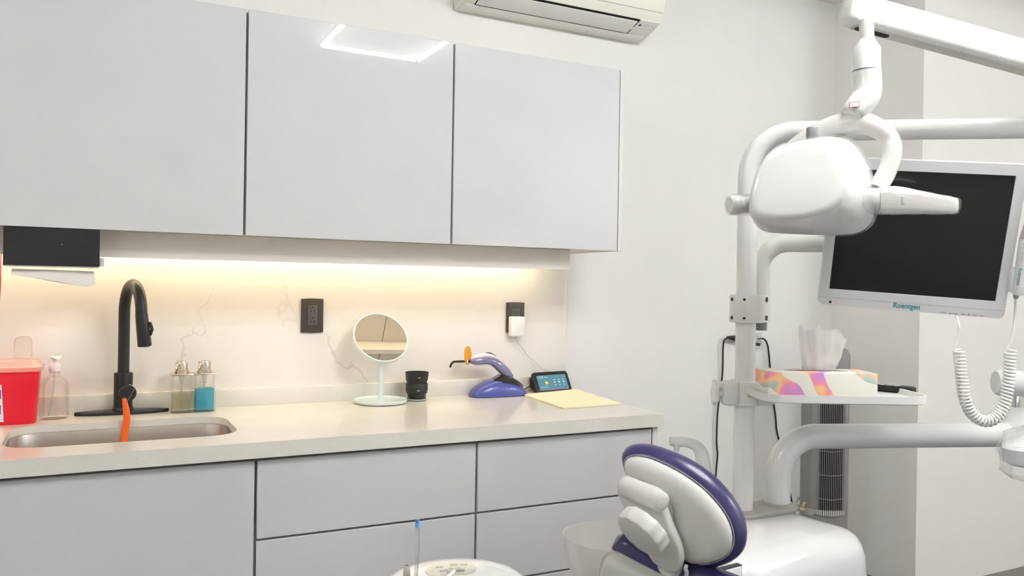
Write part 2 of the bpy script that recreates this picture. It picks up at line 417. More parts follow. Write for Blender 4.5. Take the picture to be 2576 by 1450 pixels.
# ================================================================== worktop, sink, base cabinets
fc = at(1669.5, 1041.4, 'Z', ZC); CFY = fc.y; CEX = fc.x
CT = at(1669, 1073, 'Y', CFY).z
hx0, hx1 = at(8, 1112, 'Z', ZC).x, at(596, 1081, 'Z', ZC).x
hy0, hy1 = at(300, 1113, 'Z', ZC).y, at(300, 1060, 'Z', ZC).y
hcx, hcy = (hx0+hx1)/2, (hy0+hy1)/2
hole = rrect(hx1-hx0, hy1-hy0, .085, 10, hcx, hcy)
def worktop():
    t = thing('worktop', 'speckled off-white quartz worktop with a cut-out sink and low upstand', 'worktop', ((CL+CEX)/2, 2.5, CT))
    N = len(hole); ox0, ox1, oy0, oy1 = CL, CEX, CFY, WY-.010
    outer = []
    for (x, y) in hole:
        dx, dy = x-hcx, y-hcy; s = 1e9
        if dx > 1e-6: s = min(s, (ox1-hcx)/dx)
        if dx < -1e-6: s = min(s, (ox0-hcx)/dx)
        if dy > 1e-6: s = min(s, (oy1-hcy)/dy)
        if dy < -1e-6: s = min(s, (oy0-hcy)/dy)
        outer.append([hcx+dx*s, hcy+dy*s])
    for cxx, cyy in ((ox0, oy0), (ox1, oy0), (ox0, oy1), (ox1, oy1)):
        k = min(range(N), key=lambda i: abs(math.atan2((cyy-hcy), (cxx-hcx))-math.atan2(hole[i][1]-hcy, hole[i][0]-hcx)))
        outer[k] = [cxx, cyy]
    b = NB()
    rings = [[(x, y, ZC) for x, y in hole], [(x, y, ZC) for x, y in outer], [(x, y, CT) for x, y in outer], [(x, y, ZC-.020) for x, y in hole]]
    loft(b, rings, cap=False, loop=True)
    es = [e for e in b.edges if all(abs(v.co.z-ZC) < 1e-6 for v in e.verts) and e.calc_face_angle(0) > 1]
    bmesh.ops.bevel(b, geom=es, offset=.0015, segments=2, affect='EDGES')
    obj('slab', b, 'quartz', t, ang=30)
    LZ = at(1339, 946.7, 'Y', WY-.01).z
    obj('upstand', box(NB(), (CL, WY-.032, ZC), (1.694, WY-.010, LZ), .0012), 'quartz', t)
worktop()
sk = thing('sink', 'undermount stainless steel sink basin in the worktop', 'sink', (hcx, hcy, .70))
b = NB(); rings = []
for z, inset, r in ((ZC-.0205, -.012, .09), (ZC-.0205, -.004, .085), (ZC-.03, -.002, .085), (CT-.03, .0, .085), (.735, .008, .08), (.712, .02, .07), (.702, .045, .05), (.700, .09, .03)):
    rings.append([(x, y, z) for x, y in rrect(hx1-hx0-2*inset+.008, hy1-hy0-2*inset+.008, r, 10, hcx, hcy)])
loft(b, rings, cap=False); b.faces.new([v for v in b.verts][-len(hole):]); obj('basin', b, 'steel', sk)
obj('drain', lathe(NB(), V((hcx, hcy, .7005)), [(.045, 0), (.045, .003), (.036, .004), (.03, .001), (.0, .001)][:4], 24), 'chrome', sk)

BF = CFY+.020
be = at(1654, 1100, 'Y', BF).x
q1, q2 = at(642.5, 1300, 'Y', BF).x, at(1199.3, 1200, 'Y', BF).x
qr = at(1641, 1110, 'Y', BF).x
zd1 = at(960, 1322, 'Y', BF).z; zd2 = at(1400, 1439, 'Y', BF).z; zdt = at(760, 1151, 'Y', BF).z
def front(t, nm, a, c, z0, z1):
    return obj(nm, box(NB(), (a+.0035, BF, z0+.003), (c-.0035, BF+.018, z1-.003), .0016, 1), 'lacquer', t)
def carcass(t, a, c):
    obj('body', box(NB(), (a+.0005, BF+.022, .10), (c-.0005, WY-.012, .68)), 'carcass', t)
    obj('rail', box(NB(), (a+.0005, BF+.022, .68), (c-.0005, BF+.04, CT-.0005)), 'mid_grey', t)
    obj('plinth', box(NB(), (a, BF+.06, 0), (c, BF+.08, .10)), 'plinth', t)
t = thing('sink_cabinet', 'white glossy base cabinet with doors under the sink', 'cabinet', ((-.905+q1)/2, 2.5, 0)); carcass(t, -.905, q1)
front(t, 'door', -.905, -.262, .10, zdt+.003); front(t, 'door', -.262, q1, .10, zdt+.003)
for a, c, lab in ((q1, q2, 'white glossy drawer unit beneath the round mirror'), (q2, qr, 'white glossy drawer unit at the right end of the worktop')):
    t = thing('drawer_unit', lab, 'drawer unit', ((a+c)/2, 2.5, 0), 'handleless drawer units'); carcass(t, a, c)
    for z0, z1 in ((zd1, zdt+.003), (zd2, zd1), (.10, zd2)):
        d = front(t, 'drawer', a, c, z0, z1)
    if c == qr: obj('end_panel', box(NB(), (qr+.001, BF-.001, 0), (be, WY-.012, CT-.0005), .001, 1), 'carcass', t)
    if c == qr: obj('side', box(NB(), (qr-.02, BF+.04, .68), (qr+.0008, WY-.012, CT-.0005)), 'carcass', t)

# ================================================================== things on and above the worktop
def faucet():
    B = at(309, 1041, 'Z', ZC); B.y = min(B.y, WY-.032-.034); bx, by = B.x, B.y
    t = thing('kitchen_faucet', 'matt black gooseneck faucet with pull-down spray head behind the sink', 'faucet', (bx, by, ZC))
    s = V((math.sin(math.radians(13)), -math.cos(math.radians(13)), 0))
    # pointed oval deck plate
    L = at(425, 1036, 'Y', by).x - at(186, 1047, 'Y', by).x; cxp = (at(425, 1036, 'Y', by).x + at(186, 1047, 'Y', by).x)/2
    ring = [(cxp+L/2*math.copysign(abs(math.cos(a))**.9, math.cos(a)), by+.031*math.copysign(abs(math.sin(a))**1.25, math.sin(a)), ZC) for a in [2*math.pi*k/48 for k in range(48)]]
    obj('deck_plate', prism(NB(), ring, V((0, 0, .011)), .003), 'black_satin', t)
    obj('base_ring', lathe(NB(), V((bx, by, ZC+.011)), [(.030, 0), (.030, .006), (.0275, .010)], 32), 'black_matt', t)
    zb = at(309, 938, 'Y', by).z
    obj('body', lathe(NB(), V((bx, by, ZC+.02)), [(.0268, 0), (.0268, zb-ZC-.024), (.0255, zb-ZC-.02)], 32), 'black_matt', t)
    R = .088; ztop = at(323, 716, 'Y', by-.09).z; zs = ztop-R
    pts = [V((bx, by, zb-.005)), V((bx, by, (zb+zs)/2)), V((bx, by, zs))]
    for k in range(1, 19):
        a = math.pi*k/18*.985; pts.append(V((bx, by, zs)) + s*(R-R*math.cos(a)) + V((0, 0, R*math.sin(a))))
    e = pts[-1]; dn = (pts[-1]-pts[-2]).normalized()
    ye = e.y; zend = at(340, 872, 'Y', ye).z; zsp = at(336, 793, 'Y', ye).z
    pts.append(V((e.x+dn.x*(e.z-zsp), e.y, zsp)))
    obj('neck', sweep(NB(), pts, .0165, 20), 'black_matt', t)
    p = pts[-1]; q = V((p.x+.010, p.y-.004, zend))
    sp = obj('spray_head', sweep(NB(), [p+V((0, 0, .004)), p.lerp(q, .3), p.lerp(q, .97), q], [.0172, .0180, .0195, .0185], 24), 'black_satin', t)
    m = p.lerp(q, .5); obj('spray_button', sweep(NB(), [m+V((.018, -.004, .026)), m+V((.0235, -.006, .004)), m+V((.020, -.005, -.014))], [.004, .005, .003], 10), 'black_gloss', sp)
    obj('spray_nozzle', cyl(NB(), q+V((0, 0, .001)), q+V((0, 0, -.002)), .013, seg=20), 'grey_plastic', sp)
    # front valve cap with upright lever
    f = V((.16, -.987, 0)); h = at(318, 990, 'Y', by-.03); h = V((bx+.006, by, h.z))
    cp = obj('valve_cap', lathe(NB(), h, [(.0245, .0), (.0245, .026), (.025, .0265), (.025, .036), (.0235, .038)], 32, f), 'black_satin', t)
    l0 = h+f*.031+V((-.007, 0, .020)); l1 = V((l0.x-.003, l0.y, at(307, 934, 'Y', l0.y).z))
    obj('lever', sweep(NB(), [l0, l1], [.0058, .0052], 12), 'black_matt', cp)
    return h+f*.040
hk = faucet()
# orange tube hung from the faucet by a wire
oy = min(hk.y-.012, hy1-.014)
pts = smooth_path([at(312, 1003, 'Y', oy), at(317, 1030, 'Y', oy), at(319, 1058, 'Y', oy), at(314, 1090, 'Y', oy), at(311, 1125, 'Y', oy), at(310, 1165, 'Y', oy)], 5)
t = thing('orange_tube', 'soft orange tube hanging by a wire from the black faucet into the sink', 'tube', pts[-1])
obj('tube', sweep(NB(), pts, lerpl([.0055, .0090, .0098, .0098, .0098, .0095], 5), 16), 'orange_rubber', t)
obj('wire', sweep(NB(), smooth_path([pts[0]+V((0, 0, -.004)), hk+V((-.009, -.001, .016)), hk+V((.004, .006, .027)), hk+V((.016, 0, .014)), pts[2]+V((.004, .004, 0))], 6), .0006, 6), 'chrome', t)

def sharps():
    f0 = at(45, 1063, 'Z', ZC); y0 = min(f0.y, 2.67); xr = at(89, 1058, 'Y', y0).x; xr2 = at(100, 935, 'Y', y0).x
    wd = .125; ztop = at(60, 934, 'Y', y0).z; zl = at(60, 918, 'Y', y0).z
    t = thing('sharps_container', 'red sharps bin with a milky open flip lid beside the clear soap bottle', 'sharps bin', (xr-wd/2, y0+.045, ZC))
    cx, cy = xr-wd/2, y0+.048
    rr = []
    for z, gx in ((ZC, -.002), (ZC+.003, 0), (ztop, xr2-xr)):
        rr.append([(x, y, z) for x, y in rrect(wd+2*gx, .088+2*gx, .018, 5, cx, cy)])
    obj('bin', loft(NB(), rr), 'red_plastic', t)
    g = xr2-xr+.006
    rr = [[(x, y, z) for x, y in rrect(wd+2*gx, .088+2*gx, .018, 5, cx, cy)] for z, gx in ((ztop-.002, g), (ztop+.010, g+.003), (ztop+.012, g-.002), (zl+.008, g-.010), (zl+.012, g-.016))]
    li = obj('lid', loft(NB(), rr), 'milky_lid', t)
    fx = at(56, 900, 'Y', cy+.03).x; z0, z1 = at(56, 910, 'Y', cy+.03).z, at(58, 846, 'Y', cy+.03).z
    ring = [V((fx+x, cy+.03, z0+y)) for x, y in rrect(.045, z1-z0, .016, 6, .002, (z1-z0)/2)]
    obj('flap', prism(NB(), ring, V((0, .0025, .0))), 'lid_flap', li)
    inner = [V((fx+x, cy+.03-.001, z0+y)) for x, y in rrect(.045, z1-z0, .016, 6, .002, (z1-z0)/2)]
    b = NB(); n = len(inner)
    c = sum(inner, V())/n
    loft(b, [inner, [c+(p-c)*.93 for p in inner], [c+(p-c)*.93+V((0, .0045, 0)) for p in inner], [p+V((0, .0045, 0)) for p in inner]], loop=True)
    obj('flap_rim', b, 'milky_lid', li)
    lx1 = at(9, 1050, 'Y', y0-.001).x; zt = at(5, 968, 'Y', y0).z
    xl0 = cx-wd/2+.012; fy = lambda z: cy-.044-(z-ZC)/(ztop-ZC)*(xr2-xr)
    b = NB(); za, zb_ = ZC+.010, zt
    loft(b, [[V((xl0, fy(za)-.0006, za)), V((lx1, fy(za)-.0006, za)), V((lx1-.006, fy(zb_)-.0006, zb_)), V((xl0, fy(zb_)-.0006, zb_))], [V((xl0, fy(za)+.003, za)), V((lx1, fy(za)+.003, za)), V((lx1-.006, fy(zb_)+.003, zb_)), V((xl0, fy(zb_)+.003, zb_))]])
    lb = obj('label_sticker', b, 'white_bright', t)
    for f0_, f1_ in ((.2, .45), (.62, .86)):
        zA, zB = za+(zb_-za)*f0_, za+(zb_-za)*f1_; b = NB()
        loft(b, [[V((xl0+.004, fy(zA)-.0011, zA)), V((lx1-.007, fy(zA)-.0011, zA)), V((lx1-.007, fy(zB)-.0011, zB)), V((xl0+.004, fy(zB)-.0011, zB))], [V((xl0+.004, fy(zA)+.002, zA)), V((lx1-.007, fy(zA)+.002, zA)), V((lx1-.007, fy(zB)+.002, zB)), V((xl0+.004, fy(zB)+.002, zB))]])
        obj('label_band', b, 'purple_label', lb)
sharps()

def soap_bottle():
    f0 = at(136, 1057, 'Z', ZC); y = min(f0.y+.035, 2.76); c = at(136, 1045, 'Y', y); cx = c.x; k = (at(175, 1000, 'Y', y)-at(97, 1000, 'Y', y)).x/2
    zz = lambda py: at(137, py, 'Y', y).z
    t = thing('soap_bottle', 'empty clear plastic pump bottle with a white pump', 'bottle', (cx, y, ZC))
    o = V((cx, y, 0)); z0 = ZC
    prof = [(k*.86, z0), (k*.97, z0+.004), (k, z0+.010), (k*.985, z0+.035), (k, zz(979)), (k*.98, zz(970)), (k*.91, zz(962)), (k*.76, zz(954)), (k*.54, zz(948)), (k*.38, zz(944.5)), (k*.345, zz(940)), (k*.345, zz(934))]
    obj('bottle', lathe(NB(), o, prof, 36), 'clear_bottle', t)
    obj('neck_ring', lathe(NB(), o, [(k*.38, zz(938)), (k*.44, zz(936.5)), (k*.38, zz(935))], 28), 'clear_bottle', t)
    p = obj('pump', lathe(NB(), o, [(k*.38, zz(934)), (k*.40, zz(930)), (k*.40, zz(917)), (k*.36, zz(915)), (k*.17, zz(914.5)), (k*.17, zz(905))], 28), 'white_bright', t)
    b = NB(); d = V((.25, -.97, 0)); s = V((.97, .25, 0))
    rg = []
    for q, hw, z1, z2 in ((-.012, .008, 906, 900), (0, .0165, 904, 897), (.012, .015, 903, 897.5), (.03, .007, 903.5, 899), (.042, .005, 905, 901)):
        rg.append([o+d*q+s*x+V((0, 0, z)) for x, z in ((-hw*.55, zz(z1)), (hw*.55, zz(z1)), (hw, zz(z2)), (-hw, zz(z2)))])
    loft(b, rg); obj('pump_head', b, 'white_bright', p)
    obj('dip_tube', sweep(NB(), smooth_path([o+V((0, 0, zz(930))), o+V((-.002, 0, zz(960))), o+V((-.006, .004, zz(1010))), o+V((-.014, .006, z0+.008))], 5), .0028, 10), 'clear_tube', p)
soap_bottle()

def dispenser(px0, px1, pbot, ptop, pg, liquid, lvl, lab):
    y = 2.725; a, c = at(px0, pbot, 'Y', y).x, at(px1, pbot, 'Y', y).x; hw = (c-a)/2; cx = (a+c)/2; cy = y+hw
    zt = at((px0+px1)/2, ptop, 'Y', y).z; zg = at((px0+px1)/2, pg, 'Y', cy).z; zl = at((px0+px1)/2, lvl, 'Y', y).z
    t = thing('soap_dispenser', lab, 'soap dispenser', (cx, cy, ZC), 'square acrylic soap dispensers'); o = V((cx, cy, 0))
    b = NB(); rr = [[(x, yy, z) for x, yy in rrect(2*w_, 2*w_, .004, 3, cx, cy)] for w_, z in ((hw, ZC), (hw, zt), (hw-.004, zt), (hw-.004, ZC+.006))]
    loft(b, rr); obj('bottle', b, 'clear_acrylic', t)
    b = NB(); loft(b, [[(x, yy, z) for x, yy in rrect(2*hw-.0095, 2*hw-.0095, .003, 3, cx, cy)] for z in (ZC+.0068, zl)]); obj('liquid', b, liquid, t)
    obj('collar_plate', box(NB(), (cx-hw-.001, cy-hw-.001, zt), (cx+hw+.001, cy+hw+.001, zt+.004), .001), 'gold', t)
    h = zg-zt-.004; r = hw*.60
    p = obj('pump', lathe(NB(), o+V((0, 0, zt+.004)), [(r*1.18, 0), (r*1.18, h*.24), (r*1.0, h*.27), (r*.98, h*.88), (r*.9, h*.97), (r*.5, h)], 32), 'gold', t)
    d = V((-.55, -.83, 0)); s0 = o+d*r*.8+V((0, 0, zt+.004+h*.74))
    obj('spout', sweep(NB(), [s0, s0+d*.012+V((0, 0, .001)), s0+d*.018+V((0, 0, -.004)), s0+d*.021+V((0, 0, -.012))], .0032, 12), 'gold', p)
    obj('pump_stem', lathe(NB(), o+V((0, 0, zt-.028)), [(.0055, 0), (.0062, .012), (.0075, .018), (.010, .028)], 16), 'clear_tube', p)
    obj('dip_tube', cyl(NB(), o+V((0, 0, ZC+.009)), o+V((0, 0, zt-.026)), .0032, seg=10), 'clear_tube', p)
dispenser(431, 485, 1037, 946, 909, 'yellow_liquid', 995, 'square clear soap dispenser with gold pump holding pale yellow soap')
dispenser(489, 543, 1035, 944, 907, 'blue_liquid', 980, 'square clear soap dispenser with gold pump half full of blue liquid')

def towel_dispenser():
    y0, y1 = 2.460, 2.549; a, c = at(8, 600, 'Y', y0).x, at(251, 620, 'Y', y0).x
    zt = CZ0-.001; zb = at(251, 672, 'Y', y0).z
    t = thing('paper_towel_dispenser', 'black paper towel dispenser under the left wall cabinet with a towel hanging out', 'towel dispenser', ((a+c)/2, (y0+y1)/2, zb))
    b = NB(); box(b, (a, y0, zb), (c, y0+.003, zt), .0006, 1); box(b, (a, y0+.003, zt-.003), (c, y1, zt)); obj('cover', b, 'black_matt', t)
    obj('side', box(NB(), (a, y0+.003, zb-.002), (a+.002, y1, zt-.003)), 'black_matt', t); obj('side', box(NB(), (c-.002, y0+.003, zb+.025), (c, y1, zt-.003)), 'black_matt', t)
    b = NB(); box(b, (a+.002, y0+.004, zb-.004), (a+.028, y1, zb)); box(b, (c-.028, y0+.004, zb-.004), (c-.001, y1, zb)); box(b, (a+.028, y0+.004, zb-.003), (c-.028, y0+.022, zb)); box(b, (a+.028, y1-.03, zb-.003), (c-.028, y1, zb)); obj('bottom_tray', b, 'pelmet', t)
    b = NB(); box(b, (c-.001, y0+.03, zb+.004), (c+.006, y1-.01, zb+.026), .002)
    for k in range(6): box(b, (c+.002, y0+.028+.006*k, zb+.002), (c+.008+.002*(k % 3), y0+.032+.006*k, zb+.022+.003*(k % 2)))
    pk = obj('towel_pack', b, 'towel', t)
    obj('key_dot', cyl(NB(), at(156, 615, 'Y', y0-.0004), at(156, 615, 'Y', y0+.001), .0012, seg=10), 'white_bright', t)
    # hanging sheet
    ys = y0+.028; top = [(30, 676), (80, 678), (130, 679), (180, 681), (215, 683), (236, 683)]; bot = [(26, 692), (80, 699), (140, 708), (203, 721), (222, 722), (242, 717)]
    rows = []
    for r in range(7):
        f = r/6; rows.append([at(p[0]*(1-f)+q[0]*f, p[1]*(1-f)+q[1]*f, 'Y', ys-.012*f+.003*math.sin(i*1.7+r)) for i, (p, q) in enumerate(zip(top, bot))])
    b = NB(); loft(b, [row + [p+V((0, .0012, 0)) for p in reversed(row)] for row in rows]); obj('towel_sheet', b, 'towel', t)
towel_dispenser()
tag(obj('hanging_cord', sweep(NB(), smooth_path([V((at(2, 672, 'Y', 2.80).x, 2.80, CZ0+.003)), at(2, 660, 'Y', 2.80), at(1, 720, 'Y', 2.79), at(-5, 790, 'Y', 2.78), at(-16, 850, 'Y', 2.78)], 5), .0016, 8), 'red_cord'), 'thin dark red cord hanging at the left edge below the towel dispenser', 'cord')

def outlet(px, py0, py1, lab, flip):
    y = WY-.010; c = at(px, (py0+py1)/2, 'Y', y); hh = .060; hw = .0385
    t = thing('wall_outlet', lab, 'outlet', (c.x, y, c.z-hh), 'black wall outlets on the marble slab')
    ring = []
    for k in range(9): ring.append(V((c.x-hw+2*hw*k/8, y, c.z+hh-.002*((k-4)/4)**2)))
    for k in range(9): ring.append(V((c.x+hw-2*hw*k/8, y, c.z-hh+.002*((k-4)/4)**2)))
    obj('cover_plate', prism(NB(), ring, V((0, -.009, 0)), .0025), 'outlet_brown', t)
    ins = obj('socket_insert', box(NB(), (c.x-.0165, y-.0112, c.z-.034), (c.x+.0175, y-.004, c.z+.036), .0008), 'outlet_grey', t)
    for k, s in ((0, 1), (1, -1)):
        z = c.z+.018*s+.001; sg = -1 if flip else 1
        for dx in (-.0065, .0065): obj('slot', box(NB(), (c.x+dx-.001, y-.0118, z-.0045-.003*sg), (c.x+dx+.001, y-.0105, z+.0035-.003*sg)), 'fan_dark', ins)
        obj('slot', cyl(NB(), V((c.x, y-.0118, z+.0095*sg)), V((c.x, y-.0105, z+.0095*sg)), .0024, seg=12), 'fan_dark', ins)
    return c
outlet(784.5, 752, 837, 'dark brown wall outlet left of the round mirror, both sockets free', False)
oc = outlet(1294.5, 760, 838, 'dark wall outlet above the small screen, white charger in its lower socket', True)

def small_mirror():
    c = at(957, 1009, 'Z', ZC); c.y = min(c.y, 2.727); c = V((at(957, 1009, 'Y', c.y).x, c.y, ZC)); y = c.y
    t = thing('table_mirror', 'round mint tabletop mirror on a slim stem with a dish base', 'mirror', c)
    k = (at(1021, 1005, 'Y', y)-at(892, 1005, 'Y', y)).x/2
    obj('base_dish', lathe(NB(), c, [(k*.86, 0), (k*.96, .003), (k, .012), (k*.985, .0135), (k*.93, .008), (k*.55, .006), (.0, .006)][:6], 48), 'mint', t)
    mc = at(958, 850, 'Y', y+.010)
    obj('stem', lathe(NB(), c+V((0, 0, .005)), [(.020, 0), (.0105, .006), (.0088, .016), (.0085, .05), (.0085, mc.z-.068-c.z)], 20), 'mint', t)
    tl = math.radians(34.5); n = V((.027, -math.cos(tl), math.sin(tl))).normalized(); r = (at(1027, 850, 'Y', y)-at(890, 850, 'Y', y)).x/2
    obj('frame', lathe(NB(), mc, [(r*.90, -.016), (r*.985, -.013), (r, -.004), (r, .004), (r*.975, .0055), (r*.955, .004), (r*.955, .002)], 64, n), 'mint', t)
    obj('mirror_glass', lathe(NB(), mc, [(r*.953, .0018), (r*.953, .0030)], 64, n), 'mirror', t, ang=20)
small_mirror()

def lens():
    y = 2.745; z0 = ZC; c = at(1048, 1000, 'Y', y); c = V((c.x, y, ZC)); u = (at(1076, 960, 'Y', y)-at(1020, 960, 'Y', y)).x/2; zz = lambda p: at(1048, p, 'Y', y).z-ZC
    zb = zz(1006); zz2 = lambda p: max(0, (zz(p)-zb))
    t = thing('camera_lens', 'black camera lens with hood standing upright on the worktop', 'lens', c)
    obj('barrel', lathe(NB(), c, [(u*.78, 0), (u*.80, .003), (u*.80, zz2(1000)), (u*.76, zz2(999)), (u*.80, zz2(989)), (u*.90, zz2(987)), (u*.92, zz2(982)), (u*.86, zz2(962)), (u*.86, zz2(958))], 36), 'black_satin', t)
    b = NB(); h = zz2(982)
    lathe(b, c, [(u*.905, zz2(981.5)), (u*.93, zz2(980.5)), (u*.93, zz2(964)), (u*.905, zz2(963))], 36); obj('focus_ring', b, 'black_rubber', t)
    b = NB(); lathe(b, c, [(u*.87, zz2(958)), (u*.93, zz2(956)), (u*1.0, zz2(935)), (u*.955, zz2(935)), (u*.88, zz2(954))], 40, cap=True); obj('hood', b, 'black_matt', t)
    obj('mount_ring', lathe(NB(), c, [(u*.80, .0012), (u*.825, .002), (u*.825, .0065), (u*.80, .0072)], 36), 'mid_grey', t)
    for px, py, w_ in ((1055, 951, .009), (1053, 984, .010)):
        p = at(px, py, 'Y', y-u*.95); d = V((p.x-c.x, p.y-c.y, 0)).normalized(); s = V((-d.y, d.x, 0))
        rr = u*(.965 if py < 960 else .925); q = V((c.x, c.y, p.z))+d*rr
        obj('maker_print', fbox(NB(), q, s, d, V((0, 0, 1)), (-w_/2, -.001, -.0011), (w_/2, .0004, .0011)), 'light_grey', t)
lens()

def curing_light():
    yc = 2.755; sc_ = 9.062
    P = lambda zx, zy, dy=0: at(1130+zx/sc_, 860+zy/sc_, 'Y', yc+dy)
    b0 = P(1090, 1290); t = thing('curing_light', 'cordless blue dental curing light resting in its blue charging base', 'curing light', (b0.x, yc, ZC))
    st = [(482, 1215, .012), (500, 1155, .028), (550, 1085, .038), (640, 1010, .046), (780, 925, .051), (960, 858, .053), (1150, 825, .054), (1330, 850, .053), (1480, 905, .051), (1590, 985, .047), (1650, 1070, .043), (1690, 1160, .036), (1705, 1215, .026)]
    rg = []
    for zx, zy, hd in st:
        x = P(zx, 1200).x; zt = P(zx, zy).z; r = []
        for k in range(17):
            a = math.pi*k/16; r.append(V((x, yc-hd*math.copysign(abs(math.cos(a))**.75, math.cos(a)), ZC+.002+(zt-ZC-.002)*abs(math.sin(a))**.8)))
        rg.append(r)
    bs = obj('base', loft(NB(), rg), 'blue_base', t, ang=60)
    ring = [V((p[0].x, p[0].y*.98+yc*.02, ZC)) for p in rg] + [V((p[-1].x, p[-1].y*.98+yc*.02, ZC)) for p in reversed(rg)]
    obj('base_foot', prism(NB(), ring, V((0, 0, .0035))), 'black_rubber', bs)
    # faceted dark cradle on top of the base
    st = [(955, 868, 850, .020), (1160, 752, 880, .034), (1385, 790, 915, .036), (1490, 850, 950, .034), (1600, 930, 985, .026), (1625, 985, 1000, .012)]
    rg = []
    for zx, zt, zb, hd in st:
        x = P(zx, 900).x; a, c = P(zx, zt).z, P(zx, zb).z-.006
        rg.append([V((x, yc-hd*1.25, c)), V((x, yc-hd*.95, (a*.75+c*.25))), V((x, yc-hd*.6, a)), V((x, yc+hd*.6, a)), V((x, yc+hd*1.0, c))])
    obj('cradle', loft(NB(), rg), 'black_gloss', t, ang=15)
    path = smooth_path([P(470, 452), P(540, 450), P(640, 440), P(760, 428), P(880, 425), P(990, 455), P(1090, 520), P(1190, 610), P(1290, 710), P(1380, 820)], 4)
    rr = [r*.0001588 for r in lerpl([42, 76, 100, 112, 112, 114, 124, 130, 134, 118], 4)]
    h = obj('handpiece', sweep(NB(), path, rr, 24, sy=.86), 'purple_handle', t)
    p2 = smooth_path([P(500, 385), P(620, 345), P(740, 318), P(880, 315), P(990, 345), P(1090, 395)], 4)
    obj('top_cover', sweep(NB(), p2, [r*.0001588 for r in lerpl([22, 48, 62, 62, 55, 30], 4)], 16, sy=.9), 'white_gloss', h)
    obj('display_window', sweep(NB(), smooth_path([P(780, 268), P(880, 262), P(960, 278), P(1060, 330)], 4), [r*.0001588 for r in lerpl([8, 22, 22, 10], 4)], 10), 'black_gloss', h)
    # crumpled film sleeve
    pf = smooth_path([P(480, 452), P(560, 450), P(700, 436), P(860, 425), P(1000, 462), P(1110, 540), P(1210, 640), P(1290, 730), P(1340, 790)], 6)
    rf = [r*.0001588*1.10 for r in lerpl([52, 90, 118, 126, 130, 140, 146, 142, 120], 6)]
    b = NB(); sweep(b, pf, rf, 28, cap=False, sy=.9)
    for v in b.verts:
        n = noise.noise(v.co*160)*.0022+noise.noise(v.co*420)*.0008; v.co += V((.3, -.7, .5))*n
    obj('film_sleeve', b, 'film', h)
    # light guide and amber shield
    obj('light_guide', sweep(NB(), smooth_path([P(480, 446), P(360, 450), P(220, 452), P(110, 458), P(62, 492), P(34, 545), P(20, 590)], 4), .0042, 14), 'black_satin', t)
    obj('guide_collar', cyl(NB(), P(352, 452), P(405, 452), .0085, .0095, 20), 'white_bright', t)
    n = (P(480, 446)-P(360, 452)+V((0, .010, 0))).normalized(); n = (CR*.915-CF*.40+CU*.03).normalized()
    c = P(420, 316); up = V((.10, 0, 1)); s, u = frame(n, up)
    ring = [c+s*(.0285*math.cos(a))+u*(.0345*math.sin(a)) for a in [2*math.pi*k/40 for k in range(40)]]
    obj('amber_shield', prism(NB(), ring, n*.0022), 'amber', t)
    cp = [P(1695, 1095), P(1740, 1075, .01), P(1800, 1035, .02), P(1870, 1000, .03), P(1960, 985, .045)]
    obj('power_cable', sweep(NB(), smooth_path(cp, 4), .0022, 8), 'black_rubber', t)
curing_light()

